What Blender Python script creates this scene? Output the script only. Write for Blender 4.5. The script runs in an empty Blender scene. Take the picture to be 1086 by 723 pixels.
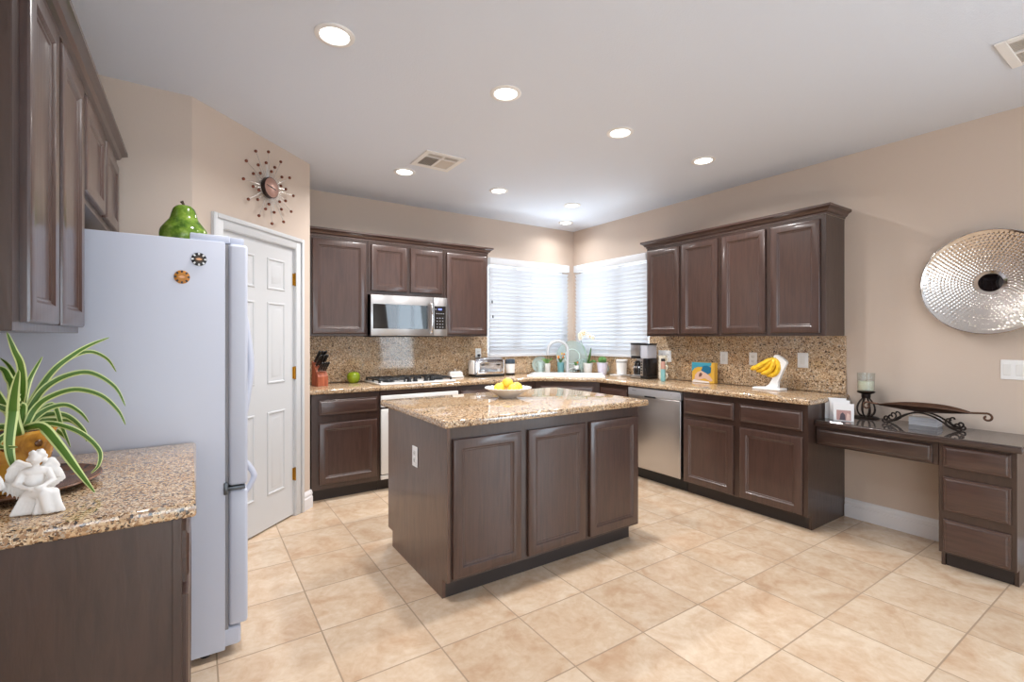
import bpy, bmesh, math, random
from mathutils import Vector, Matrix
random.seed(7)
PI = math.pi
S = bpy.context.scene
COL = S.collection

# ------------------------------------------------------------------ camera
FPX, CX, CY = 501.8, 537.84, 358.30
cam_d = bpy.data.cameras.new('camera'); cam = bpy.data.objects.new('camera', cam_d); COL.objects.link(cam)
cam_d.sensor_width = 36.0; cam_d.sensor_fit = 'HORIZONTAL'
cam_d.lens = FPX * 36.0 / 1086.0
cam_d.shift_x = (543.0 - CX) / 1086.0
cam_d.shift_y = (CY - 361.5) / 1086.0
cam_d.clip_start = 0.02
cam.location = (0, 0, 1.3554)
cam.rotation_euler = (math.radians(90), 0, -math.radians(33.369))
S.camera = cam

# ------------------------------------------------------------------ look
S.view_settings.view_transform = 'Standard'
S.view_settings.look = 'None'
S.view_settings.gamma = 1.0
S.view_settings.use_curve_mapping = False
S.view_settings.exposure = 0.40
S.cycles.max_bounces = 10
S.cycles.diffuse_bounces = 5
S.cycles.glossy_bounces = 4
S.cycles.transparent_max_bounces = 12
S.cycles.sample_clamp_indirect = 6.0
S.cycles.caustics_reflective = False
S.cycles.caustics_refractive = False

# ------------------------------------------------------------------ sky and daylight
world = bpy.data.worlds.new('sky'); S.world = world; world.use_nodes = True
wn = world.node_tree.nodes; wl = world.node_tree.links
for n in list(wn): wn.remove(n)
wo = wn.new('ShaderNodeOutputWorld'); wb = wn.new('ShaderNodeBackground')
wb.inputs['Color'].default_value = (0.80, 0.93, 1.0, 1); wb.inputs['Strength'].default_value = 2.05
wl.new(wb.outputs[0], wo.inputs[0])

def area(name, loc, target, sx, sy, power, color):
    d = bpy.data.lights.new(name, 'AREA'); d.shape = 'RECTANGLE'; d.size = sx; d.size_y = sy
    d.energy = power; d.color = color
    o = bpy.data.objects.new(name, d); COL.objects.link(o); o.location = loc
    o.rotation_euler = (Vector(target) - Vector(loc)).to_track_quat('-Z', 'Y').to_euler()
    return o
COOL = (0.84, 0.93, 1.0); DAY = (0.93, 0.97, 1.0); WARM = (1.0, 0.985, 0.97)
# daylight outside the two corner windows
area('daylight_back', (3.40, 5.20, 1.75), (3.40, 4.0, 1.7), 1.5, 1.4, 9, DAY)
area('daylight_right', (4.62, 4.04, 1.75), (3.40, 4.04, 1.7), 1.5, 1.4, 9, DAY)
# added uplights outside the corner windows brighten the ceiling, standing for unseen sunlit ground
area('uplight_back', (3.40, 5.45, 0.55), (3.40, 4.50, 1.95), 1.6, 0.8, 44, DAY)
area('uplight_right', (4.88, 4.04, 0.55), (3.93, 4.04, 1.95), 0.8, 1.6, 44, DAY)
# daylight through openings of the room behind the camera; left one is added fill
area('daylight_patio', (0.75, -3.10, 1.15), (0.75, 0.0, 1.35), 2.5, 2.1, 16, COOL)
area('daylight_side', (4.05, -1.75, 1.25), (2.0, -1.6, 1.0), 1.8, 1.9, 44, (0.72, 0.86, 1.0))
area('fill_left', (-0.80, -1.45, 1.45), (2.0, -0.6, 1.5), 1.8, 1.6, 24, (1.0, 0.97, 0.97))  # fill added to brighten right wall and island end; no known window

# ------------------------------------------------------------------ dimensions
XR, YB, H = 4.1475, 4.7164, 2.7463      # right wall, back wall, ceiling
XL, YF = -0.655, -3.0                   # left wall, wall behind the camera
FB, FR = 4.11, 3.57                     # fronts of back and right base runs
CT = 0.93                               # worktop height

# ------------------------------------------------------------------ materials
def lin(c):
    c = c / 255.0
    return c / 12.92 if c <= 0.04045 else ((c + 0.055) / 1.055) ** 2.4
def rgb(r, g, b): return (lin(r), lin(g), lin(b), 1.0)

class Mat:
    def __init__(s, name, col=(200, 200, 200), rough=0.5, metal=0.0, **kw):
        s.m = bpy.data.materials.new(name); s.m.use_nodes = True
        s.nt = s.m.node_tree; s.n = s.nt.nodes; s.l = s.nt.links
        s.b = s.n['Principled BSDF']
        s.b.inputs['Base Color'].default_value = rgb(*col)
        s.b.inputs['Roughness'].default_value = rough
        s.b.inputs['Metallic'].default_value = metal
        for k, v in kw.items(): s.b.inputs[k.replace('_', ' ')].default_value = v
        s._tc = None
    def tc(s, scale=(1, 1, 1), loc=(0, 0, 0)):
        t = s.n.new('ShaderNodeTexCoord'); mp = s.n.new('ShaderNodeMapping')
        mp.inputs['Scale'].default_value = scale; mp.inputs['Location'].default_value = loc
        s.l.new(t.outputs['Object'], mp.inputs[0]); return mp.outputs[0]
    def noise(s, vec, scale, detail=3, rough=0.5, dist=0.0):
        n = s.n.new('ShaderNodeTexNoise'); n.inputs['Scale'].default_value = scale
        n.inputs['Detail'].default_value = detail; n.inputs['Roughness'].default_value = rough
        n.inputs['Distortion'].default_value = dist
        s.l.new(vec, n.inputs['Vector']); return n
    def ramp(s, fac, stops, const=False):
        r = s.n.new('ShaderNodeValToRGB'); e = r.color_ramp.elements
        if const: r.color_ramp.interpolation = 'CONSTANT'
        while len(e) < len(stops): e.new(0.5)
        for i, (p, c) in enumerate(stops): e[i].position = p; e[i].color = rgb(*c)
        s.l.new(fac, r.inputs[0]); return r.outputs[0]
    def mix(s, fac, a, b, mode='MIX'):
        m = s.n.new('ShaderNodeMix'); m.data_type = 'RGBA'; m.blend_type = mode
        if isinstance(fac, (int, float)): m.inputs[0].default_value = fac
        else: s.l.new(fac, m.inputs[0])
        for sock, v in ((m.inputs[6], a), (m.inputs[7], b)):
            if isinstance(v, tuple): sock.default_value = v
            else: s.l.new(v, sock)
        return m.outputs[2]
    def math(s, op, a, b=None):
        m = s.n.new('ShaderNodeMath'); m.operation = op
        for i, v in enumerate((a, b)):
            if v is None: continue
            if isinstance(v, (int, float)): m.inputs[i].default_value = v
            else: s.l.new(v, m.inputs[i])
        return m.outputs[0]
    def color(s, c): s.l.new(c, s.b.inputs['Base Color'])
    def bump(s, h, strength=0.2, dist=0.01):
        b = s.n.new('ShaderNodeBump'); b.inputs['Strength'].default_value = strength; b.inputs['Distance'].default_value = dist
        s.l.new(h, b.inputs['Height']); s.l.new(b.outputs[0], s.b.inputs['Normal'])

def painted_wood(name, scale, base=(74, 52, 45)):
    m = Mat(name, base, 0.36, Coat_Weight=0.55, Coat_Roughness=0.13)
    v = m.tc(scale)
    n = m.noise(v, 1.0, 4, 0.6, 0.6)
    b2 = tuple(int(c * 0.84) for c in base)
    m.color(m.ramp(n.outputs[0], [(0.30, b2), (0.55, base), (0.8, tuple(int(c * 1.08) for c in base))]))
    m.bump(n.outputs[0], 0.22, 0.004)
    return m.m
WV = painted_wood('dark_wood_upright', (55, 55, 4.5))
WHX = painted_wood('dark_wood_level', (5, 5, 60))
WBODY = painted_wood('dark_wood_case', (40, 40, 6), (62, 43, 36))
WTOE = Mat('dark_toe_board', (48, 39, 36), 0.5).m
WDESK = painted_wood('dark_wood_desk', (5, 5, 60), (62, 44, 37))

def granite(name, rough=0.08, sc=105, ior=1.5, stops=None):
    m = Mat(name, (200, 170, 130), rough, IOR=ior)
    v = m.tc()
    dn = m.noise(v, 60, 2)
    dv = m.n.new('ShaderNodeVectorMath'); dv.operation = 'MULTIPLY_ADD'
    m.l.new(dn.outputs['Color'], dv.inputs[0]); dv.inputs[1].default_value = (0.012, 0.012, 0.012); m.l.new(v, dv.inputs[2])
    stops = stops or [(0.0, (58, 44, 35)), (0.10, (112, 84, 60)), (0.21, (158, 126, 96)), (0.40, (190, 160, 128)),
             (0.60, (210, 186, 156)), (0.80, (226, 208, 182)), (0.93, (178, 168, 156))]
    def cells(scale):
        vo = m.n.new('ShaderNodeTexVoronoi'); vo.inputs['Scale'].default_value = scale
        m.l.new(dv.outputs[0], vo.inputs['Vector'])
        sp = m.n.new('ShaderNodeSeparateColor'); m.l.new(vo.outputs['Color'], sp.inputs[0]); return sp
    a = cells(sc); b = cells(sc * 2.1)
    ca = m.ramp(a.outputs[0], stops, True); cb = m.ramp(b.outputs[1], stops, True)
    f = m.math('GREATER_THAN', a.outputs[2], 0.45)
    c = m.mix(f, ca, cb)
    big = m.noise(v, 7, 3)
    warm = m.ramp(big.outputs[0], [(0.40, (255, 252, 246)), (0.68, (252, 236, 212))])
    m.color(m.mix(0.8, c, warm, 'MULTIPLY'))
    return m.m
GRAN = granite('speckled_granite', 0.05, 145, 1.9)
GRANB = granite('speckled_granite_upright', 0.06, 100, 1.5, [(0.0, (84, 66, 52)), (0.09, (132, 106, 82)), (0.22, (172, 144, 116)), (0.42, (196, 170, 141)), (0.62, (212, 190, 162)), (0.82, (228, 212, 190)), (0.94, (178, 170, 160))])

m = Mat('wall_paint', (206, 189, 175), 0.75)
m.bump(m.noise(m.tc(), 110, 3).outputs[0], 0.16, 0.004)
WALL = m.m
m = Mat('ceiling_paint', (219, 225, 236), 0.9)
m.bump(m.noise(m.tc(), 140, 3).outputs[0], 0.25, 0.005)
CEIL = m.m
WHITE = Mat('white_semi_gloss', (236, 234, 232), 0.35).m
DOORW = Mat('white_door_paint', (205, 206, 208), 0.40).m
BASEW = Mat('baseboard_paint', (228, 226, 228), 0.4).m

# tiled floor
def floor_mat():
    T, tx, ty = 0.4118, 1.3106, 1.8879
    m = Mat('beige_floor_tile', (222, 192, 158), 0.22)
    g = m.n.new('ShaderNodeTexCoord'); sp = m.n.new('ShaderNodeSeparateXYZ'); m.l.new(g.outputs['Object'], sp.inputs[0])
    u = m.math('DIVIDE', m.math('SUBTRACT', sp.outputs[0], tx), T); v = m.math('DIVIDE', m.math('SUBTRACT', sp.outputs[1], ty), T)
    def edge(c):
        f = m.math('FRACT', c); a = m.math('ABSOLUTE', m.math('SUBTRACT', f, 0.5)); return a
    e = m.math('MAXIMUM', edge(u), edge(v))
    grout = m.math('GREATER_THAN', e, 0.5 - 0.0075)
    cv = m.n.new('ShaderNodeCombineXYZ'); m.l.new(m.math('FLOOR', u), cv.inputs[0]); m.l.new(m.math('FLOOR', v), cv.inputs[1])
    wn_ = m.n.new('ShaderNodeTexWhiteNoise'); m.l.new(cv.outputs[0], wn_.inputs['Vector'])
    off = m.n.new('ShaderNodeVectorMath'); off.operation = 'MULTIPLY_ADD'
    m.l.new(wn_.outputs['Color'], off.inputs[0]); off.inputs[1].default_value = (30, 30, 30); m.l.new(g.outputs['Object'], off.inputs[2])
    n1 = m.noise(off.outputs[0], 4.5, 6, 0.62, 0.9); n2 = m.noise(off.outputs[0], 24, 4, 0.6, 0.4)
    c1 = m.ramp(n1.outputs[0], [(0.30, (212, 180, 150)), (0.47, (224, 199, 172)), (0.62, (232, 212, 188))])
    c2 = m.ramp(n2.outputs[0], [(0.3, (234, 220, 206)), (0.65, (255, 255, 255))])
    c = m.mix(0.55, c1, c2, 'MULTIPLY')
    pt = m.ramp(wn_.outputs[0], [(0.0, (238, 236, 234)), (1.0, (255, 255, 255))])
    c = m.mix(1.0, c, pt, 'MULTIPLY')
    m.color(m.mix(grout, c, rgb(160, 136, 112)))
    rr = m.math('ADD', m.math('MULTIPLY', grout, 0.5), m.math('ADD', m.math('MULTIPLY', n1.outputs[0], 0.16), 0.14))
    m.l.new(rr, m.b.inputs['Roughness'])
    hh = m.math('SUBTRACT', m.math('MULTIPLY', n2.outputs[0], 0.12), grout)
    m.bump(hh, 0.25, 0.003)
    return m.m
FLOOR = floor_mat()

FRIDGE = Mat('fridge_white', (195, 199, 213), 0.38).m
SEAL = Mat('grey_seal', (140, 138, 140), 0.6).m
m = Mat('brushed_steel', (192, 190, 190), 0.30, 1.0)
m.bump(m.noise(m.tc((2, 2, 300)), 1.0, 2).outputs[0], 0.06, 0.002)
STEEL = m.m
CHROME = Mat('chrome', (225, 225, 228), 0.07, 1.0).m
NICKEL = Mat('satin_nickel', (206, 207, 210), 0.3, 0.35).m
BRASS = Mat('brass', (214, 168, 74), 0.25, 1.0).m
BLACK = Mat('black_plastic', (24, 24, 26), 0.35).m
IRON = Mat('wrought_iron', (44, 34, 29), 0.42, 0.6).m
MWGLASS = Mat('dark_oven_glass', (12, 13, 16), 0.03, 0.0, Specular_IOR_Level=0.9).m
PLAST = Mat('white_plastic', (238, 238, 238), 0.35).m
CREAM = Mat('cream_ceramic', (232, 226, 210), 0.25).m
CERAM = Mat('white_ceramic', (232, 231, 229), 0.14).m
LILAC = Mat('lilac_ceramic', (214, 210, 226), 0.2).m
DARKSLOT = Mat('dark_slot', (30, 32, 36), 0.6).m
ROOMWHITE = Mat('window_vinyl', (238, 238, 240), 0.4).m

def see_through(name, tint, refl=0.06, rough=0.02, opaque=0.0):
    mm = bpy.data.materials.new(name); mm.use_nodes = True; nt = mm.node_tree
    for n in list(nt.nodes): nt.nodes.remove(n)
    o = nt.nodes.new('ShaderNodeOutputMaterial'); t = nt.nodes.new('ShaderNodeBsdfTransparent'); g = nt.nodes.new('ShaderNodeBsdfGlossy')
    t.inputs[0].default_value = tint; g.inputs['Roughness'].default_value = rough
    x = nt.nodes.new('ShaderNodeMixShader'); lw = nt.nodes.new('ShaderNodeLayerWeight'); pw = nt.nodes.new('ShaderNodeMath'); pw.operation = 'POWER'; pw.inputs[1].default_value = 4.0
    fr = nt.nodes.new('ShaderNodeMath'); fr.operation = 'MULTIPLY_ADD'; fr.inputs[1].default_value = 0.6; fr.inputs[2].default_value = 0.04
    lw.inputs[0].default_value = 0.5; nt.links.new(lw.outputs['Facing'], pw.inputs[0]); nt.links.new(pw.outputs[0], fr.inputs[0]); nt.links.new(fr.outputs[0], x.inputs[0]); nt.links.new(t.outputs[0], x.inputs[1]); nt.links.new(g.outputs[0], x.inputs[2])
    last = x
    if opaque:
        d = nt.nodes.new('ShaderNodeBsdfDiffuse'); d.inputs[0].default_value = tint
        x2 = nt.nodes.new('ShaderNodeMixShader'); x2.inputs[0].default_value = opaque
        nt.links.new(x.outputs[0], x2.inputs[1]); nt.links.new(d.outputs[0], x2.inputs[2]); last = x2
    nt.links.new(last.outputs[0], o.inputs[0]); return mm
PANE = see_through('window_glass', (0.96, 0.98, 1, 1))
CLEAR = see_through('clear_glass', (0.93, 0.95, 0.95, 1))
AQUA = see_through('aqua_glass', (0.80, 0.89, 0.88, 1), opaque=0.3)
TANK = see_through('water_tank_plastic', (0.88, 0.90, 0.98, 1), opaque=0.5)
def slat_mat():
    mm = bpy.data.materials.new('white_blind_slat'); mm.use_nodes = True; nt = mm.node_tree
    b = nt.nodes['Principled BSDF']; b.inputs['Base Color'].default_value = rgb(228, 228, 230); b.inputs['Roughness'].default_value = 0.5
    t = nt.nodes.new('ShaderNodeBsdfTranslucent'); t.inputs[0].default_value = rgb(236, 238, 242)
    x = nt.nodes.new('ShaderNodeMixShader'); x.inputs[0].default_value = 0.33
    nt.links.new(b.outputs[0], x.inputs[1]); nt.links.new(t.outputs[0], x.inputs[2]); nt.links.new(x.outputs[0], nt.nodes['Material Output'].inputs[0])
    return mm
SLAT = slat_mat()
def emit(name, col, st):
    mm = bpy.data.materials.new(name); mm.use_nodes = True; nt = mm.node_tree
    b = nt.nodes['Principled BSDF']; b.inputs['Base Color'].default_value = col
    b.inputs['Emission Color'].default_value = col; b.inputs['Emission Strength'].default_value = st
    return mm
LENS = emit('lamp_lens', (1.0, 0.95, 0.88, 1), 6.0)
DISPLAY = emit('blue_display', (0.12, 0.16, 0.55, 1), 1.0)

# ------------------------------------------------------------------ mesh helpers
WM = {}
def wmat(o): return WM.get(o.name, Matrix.Identity(4)) if o else Matrix.Identity(4)

class Fr:                                    # a local frame: width u, height v, outward n
    def __init__(s, o, u, v, n): s.o, s.u, s.v, s.n = Vector(o), Vector(u).normalized(), Vector(v).normalized(), Vector(n).normalized()
    def at(s, a, b, c=0.0): return s.o + s.u * a + s.v * b + s.n * c
    def sub(s, a, b, c=0.0): return Fr(s.at(a, b, c), s.u, s.v, s.n)
    def mat(s): return Matrix(((s.u.x, s.v.x, s.n.x, s.o.x), (s.u.y, s.v.y, s.n.y, s.o.y), (s.u.z, s.v.z, s.n.z, s.o.z), (0, 0, 0, 1)))
def front_y(x0, z0, y): return Fr((x0, y, z0), (1, 0, 0), (0, 0, 1), (0, -1, 0))     # faces the camera side
def front_x(y1, z0, x): return Fr((x, y1, z0), (0, -1, 0), (0, 0, 1), (-1, 0, 0))    # right run, faces left
def front_xl(y0, z0, x): return Fr((x, y0, z0), (0, 1, 0), (0, 0, 1), (1, 0, 0))     # left run, faces right

class MB:
    def __init__(s): s.bm = bmesh.new(); s.mi = 0
    def _mark(s): return set(s.bm.faces)
    def _done(s, before):
        for f in s.bm.faces:
            if f not in before: f.material_index = s.mi
    def box(s, x0, x1, y0, y1, z0, z1, bev=0.0, seg=2, fr=None, rot=None):
        b4 = s._mark()
        M = Matrix.Translation(((x0 + x1) / 2, (y0 + y1) / 2, (z0 + z1) / 2))
        if rot is not None: M = M @ rot
        M = M @ Matrix.Diagonal((abs(x1 - x0), abs(y1 - y0), abs(z1 - z0), 1))
        if fr: M = fr.mat() @ M
        r = bmesh.ops.create_cube(s.bm, size=1.0, matrix=M)
        if bev:
            ed = list({e for v in r['verts'] for e in v.link_edges})
            bmesh.ops.bevel(s.bm, geom=ed, offset=bev, segments=seg, affect='EDGES', profile=0.5)
        s._done(b4); return s
    def poly(s, pts):
        f = s.bm.faces.new([s.bm.verts.new(Vector(p)) for p in pts]); f.material_index = s.mi; return s
    def rings(s, loops, cap0=False, cap1=False, closed=True):
        rows = [[s.bm.verts.new(Vector(p)) for p in L] for L in loops]; b4 = s._mark()
        for a, b in zip(rows, rows[1:]):
            n = len(a)
            for i in range(n if closed else n - 1):
                j = (i + 1) % n
                try: s.bm.faces.new((a[i], a[j], b[j], b[i]))
                except ValueError: pass
        if cap0: s.bm.faces.new(list(reversed(rows[0])))
        if cap1: s.bm.faces.new(rows[-1])
        s._done(b4); return s
    def loft(s, fr, w, h, prof, cap=True, hole=None):     # prof: (inset, out) from the outer edge inwards
        L = []
        for ins, d in prof:
            L.append([fr.at(ins, ins, d), fr.at(w - ins, ins, d), fr.at(w - ins, h - ins, d), fr.at(ins, h - ins, d)])
        return s.rings(L, False, cap)
    def prism(s, pts, z0, z1, bev=0.0, seg=2):
        b4 = s._mark()
        bot = [s.bm.verts.new((p[0], p[1], z0)) for p in pts]; top = [s.bm.verts.new((p[0], p[1], z1)) for p in pts]
        n = len(pts); fs = [s.bm.faces.new(top), s.bm.faces.new(list(reversed(bot)))]
        for i in range(n): fs.append(s.bm.faces.new((bot[i], bot[(i + 1) % n], top[(i + 1) % n], top[i])))
        bmesh.ops.recalc_face_normals(s.bm, faces=fs)
        if bev:
            ed = list({e for f in fs[:2] for e in f.edges})
            bmesh.ops.bevel(s.bm, geom=ed, offset=bev, segments=seg, affect='EDGES', profile=0.5)
        s._done(b4); return s
    def extrude(s, fr, pts, d0, d1):                      # outline in (u, v), pushed along n
        a = [fr.at(p[0], p[1], d0) for p in pts]; b = [fr.at(p[0], p[1], d1) for p in pts]
        return s.rings([a, b], True, True)
    def lathe(s, prof, c, n=32, axis=(0, 0, 1), cap=True, sx=1.0):
        ax = Vector(axis).normalized(); t = Vector((1, 0, 0)) if abs(ax.x) < .9 else Vector((0, 1, 0))
        e1 = (t - ax * t.dot(ax)).normalized(); e2 = ax.cross(e1); c = Vector(c); L = []
        for r, z in prof:
            r = max(r, 1e-5)
            L.append([c + ax * z + e1 * (r * sx * math.cos(2 * PI * i / n)) + e2 * (r * math.sin(2 * PI * i / n)) for i in range(n)])
        return s.rings(L, cap, cap)
    def tube(s, path, r, n=10, cap=True, flat=1.0):
        P = [Vector(p) for p in path]; R = r if isinstance(r, (list, tuple)) else [r] * len(P)
        L = []; prev = None
        for i, p in enumerate(P):
            t = (P[min(i + 1, len(P) - 1)] - P[max(i - 1, 0)]).normalized()
            if prev is None:
                a = Vector((0, 0, 1)) if abs(t.z) < .9 else Vector((1, 0, 0)); e = (a - t * a.dot(t)).normalized()
            else: e = (prev - t * prev.dot(t)).normalized()
            prev = e; f = t.cross(e)
            L.append([p + e * (R[i] * flat * math.cos(2 * PI * k / n)) + f * (R[i] * math.sin(2 * PI * k / n)) for k in range(n)])
        return s.rings(L, cap, cap)
    def ball(s, c, rx, ry=None, rz=None, n=20, rot=None):
        b4 = s._mark(); ry = ry or rx; rz = rz or rx
        M = Matrix.Translation(c) @ (rot or Matrix.Identity(4)) @ Matrix.Diagonal((rx, ry, rz, 1))
        bmesh.ops.create_uvsphere(s.bm, u_segments=n, v_segments=max(8, n * 2 // 3), radius=1.0, matrix=M)
        s._done(b4); return s
    def build(s, name, mat, parent=None, kind=None, ang=35, label=None, fix=True):
        if fix: bmesh.ops.recalc_face_normals(s.bm, faces=s.bm.faces[:])
        me = bpy.data.meshes.new(name)
        s.bm.transform(wmat(parent).inverted()); s.bm.to_mesh(me); s.bm.free()
        for mm in (mat if isinstance(mat, (list, tuple)) else [mat]): me.materials.append(mm)
        for p in me.polygons: p.use_smooth = True
        me.set_sharp_from_angle(angle=math.radians(ang))
        o = bpy.data.objects.new(name, me); COL.objects.link(o)
        if parent: o.parent = parent; WM[o.name] = wmat(parent)
        if kind: o['kind'] = kind
        if label: o['label'] = label
        return o

def thing(name, label, cat, loc=(0, 0, 0), rz=0.0, group=None):
    o = bpy.data.objects.new(name, None); COL.objects.link(o); o.empty_display_size = 0.05
    o.location = loc; o.rotation_euler = (0, 0, rz); o['label'] = label; o['category'] = cat
    if group: o['group'] = group
    WM[o.name] = Matrix.Translation(loc) @ Matrix.Rotation(rz, 4, 'Z')
    return o
def tag(o, label, cat, group=None):
    o['label'] = label; o['category'] = cat
    if group: o['group'] = group
    return o
def struct(mb, name, mat, parent=None): return mb.build(name, mat, parent, None if parent else 'structure')
def copy_thing(src, loc, label=None, rz=None):
    c = src.copy(); COL.objects.link(c); c.location = loc
    if rz is not None: c.rotation_euler = (0, 0, rz)
    if label: c['label'] = label
    for ch in list(src.children):
        k = ch.copy(); COL.objects.link(k); k.parent = c
        for g in list(ch.children):
            q = g.copy(); COL.objects.link(q); q.parent = k
    return c
def arc(c, r, a0, a1, n, fr): return [fr.at(c[0] + r * math.cos(a0 + (a1 - a0) * i / n), c[1] + r * math.sin(a0 + (a1 - a0) * i / n)) for i in range(n + 1)]
def smooth(pts, n=8):
    P = [Vector(p) for p in pts]; out = []
    for i in range(len(P) - 1):
        p0, p1, p2, p3 = P[max(i - 1, 0)], P[i], P[i + 1], P[min(i + 2, len(P) - 1)]
        for k in range(n):
            t = k / n
            out.append(0.5 * ((2 * p1) + (p2 - p0) * t + (2 * p0 - 5 * p1 + 4 * p2 - p3) * t * t + (3 * p1 - p0 - 3 * p2 + p3) * t ** 3))
    out.append(P[-1]); return out

# ================================================================== THE ROOM
b = MB(); b.box(XL - .1, XR + .1, YF - .1, YB + .12, -0.06, 0.0); struct(b, 'floor', FLOOR)
b = MB(); b.box(XL - .1, XR + .1, YF - .1, YB + .12, H, H + .08); struct(b, 'ceiling', CEIL)
b = MB(); b.box(XL - .1, XL, -.5, YB, 0, H); b.box(XL - .1, XL, YF, -2.4, 0, H); b.box(XL - .1, XL, -2.4, -.5, 0, .6); b.box(XL - .1, XL, -2.4, -.5, 2.3, H)  # opening behind the camera made for the added fill window
struct(b, 'wall_left', WALL)
# back wall with its window opening
WX0, WX1, WZ0, WZ1 = 2.80, 3.99, 1.135, 2.24
b = MB()
b.box(XL, WX0, YB, YB + .12, 0, H); b.box(WX1, XR + .1, YB, YB + .12, 0, H)
b.box(WX0, WX1, YB, YB + .12, 0, WZ0); b.box(WX0, WX1, YB, YB + .12, WZ1, H)
struct(b, 'wall_back', WALL)
WY0, WY1 = 3.45, 4.62
b = MB()
b.box(XR, XR + .1, -0.8, WY0, 0, H); b.box(XR, XR + .1, WY1, YB, 0, H); b.box(XR, XR + .1, YF, -2.7, 0, H)
b.box(XR, XR + .1, WY0, WY1, 0, WZ0); b.box(XR, XR + .1, WY0, WY1, WZ1, H); b.box(XR, XR + .1, -2.7, -0.8, 2.25, H)
struct(b, 'wall_right', WALL)
b = MB()
b.box(XL, -.55, YF - .1, YF, 0, H); b.box(2.05, XR, YF - .1, YF, 0, H)
b.box(-.55, 2.05, YF - .1, YF, 2.25, H)
struct(b, 'wall_front', WALL)
# pantry walls: side wall facing the room, 45 degree wall with the door, and its return
A = Vector((-.0167, 3.2759, 0)); B = Vector((.7651, 4.0344, 0)); su = (B - A).normalized(); LA = (B - A).length
sn = Vector((su.y, -su.x, 0)); AF = Fr(A, su, (0, 0, 1), sn)
b = MB(); b.box(XL, A.x, A.y, A.y + .1, 0, H); struct(b, 'wall_pantry_side', WALL)
S0, S1, DH = .215, .908, 2.035
b = MB()
b.box(0, S0, 0, H, -.1, 0, fr=AF); b.box(S1, LA, 0, H, -.1, 0, fr=AF); b.box(S0, S1, DH, H, -.1, 0, fr=AF)
struct(b, 'wall_angled', WALL)
b = MB(); b.box(B.x - .1, B.x, B.y, YB, 0, H); struct(b, 'wall_pantry_return', WALL)

# door in the angled wall
door = MB(); door.box(S0 + .004, S1 - .004, .012, DH - .004, -.045, -.012, fr=AF)
SC = (S0 + S1) / 2
def door_panel(mb, s0, s1, z0, z1):
    mb.loft(AF.sub(s0, z0, -.012), s1 - s0, z1 - z0, [(0, .0005), (.004, .006), (.012, .007), (.022, -.004), (.030, -.004), (.050, .004), (.056, .005)])
for (z0, z1) in ((.24, .83), (1.03, 1.61), (1.70, 1.925)):
    for (s0, s1) in ((SC - .245, SC - .06), (SC + .06, SC + .245)): door_panel(door, s0, s1, z0, z1)
dr = door.build('door_1', DOORW, None, 'structure')
for z in (.32, 1.09, 1.80):
    h = MB(); h.box(S1 - .016, S1 + .012, z - .045, z + .045, -.013, -.004, fr=AF)
    h.tube([AF.at(S1 - .002, z - .05, .002), AF.at(S1 - .002, z + .05, .002)], .007, 8); h.build('hinge', BRASS, dr)
h = MB(); h.box(S0 + .135, S0 + .155, 1.79, 1.86, -.012, .006, .003, fr=AF); h.build('latch_plate', BRASS, dr, label='small brass latch plate')
h = MB(); h.box(S0 + .135, S0 + .185, 1.60, 1.70, -.012, .022, .006, fr=AF); h.tube([AF.at(S0 + .145, 1.69, .01), AF.at(S0 + .145, 1.80, .01)], .003, 6)
h.build('child_lock', PLAST, dr, label='white plastic child lock')
h = MB(); h.lathe([(0, 0), (.026, 0), (.026, .006), (.010, .01), (.010, .035), (.024, .045), (.028, .058), (.02, .07), (0, .072)], AF.at(S0 + .06, .95, -.012), 20, sn)
h.build('door_knob', BRASS, dr)
# casing
def casing_profile(mb, s0, s1, z0, z1):
    mb.box(s0, s1, z0, z1, 0, .016, .004, fr=AF)
CW = .085
b = MB()
def cas(pts):        # flat board with a raised outer step
    pass
for (s0, s1, z0, z1) in ((S0 - CW, S0, 0, DH + CW), (S1, S1 + CW, 0, DH + CW), (S0, S1, DH, DH + CW)):
    b.box(s0, s1, z0, z1, 0, .012, .003, fr=AF)
b.box(S0 - CW, S0 - CW + .03, 0, DH + CW, .012, .024, .005, fr=AF); b.box(S1 + CW - .03, S1 + CW, 0, DH + CW, .012, .024, .005, fr=AF)
b.box(S0 - CW + .03, S1 + CW - .03, DH + CW - .03, DH + CW, .012, .024, .005, fr=AF)
b.box(S0 - .006, S0 + .004, 0, DH, -.05, .006, fr=AF); b.box(S1 - .004, S1 + .006, 0, DH, -.05, .006, fr=AF); b.box(S0, S1, DH - .004, DH + .006, -.05, .006, fr=AF)
struct(b, 'trim_1', DOORW)

# baseboards
def board(fr, w, mb):
    pr = [(0, 0), (.018, 0), (.018, .086), (.011, .092), (.011, .104), (.015, .108), (.013, .120), (.005, .136), (0, .14)]
    mb.rings([[fr.at(0, z, d) for d, z in pr], [fr.at(w, z, d) for d, z in pr]], True, True)
b = MB(); board(front_x(1.598, 0, XR), .67, b); struct(b, 'baseboard_desk', BASEW)
b = MB(); board(front_x(.608, 0, XR), 1.40, b); struct(b, 'baseboard_right', BASEW)
b = MB(); board(AF.sub(S1 + CW, 0), LA - S1 - CW + .014, b)
board(Fr((B.x, B.y - .01, 0), (0, 1, 0), (0, 0, 1), (1, 0, 0)), .155, b); struct(b, 'baseboard_pantry', BASEW)

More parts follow.
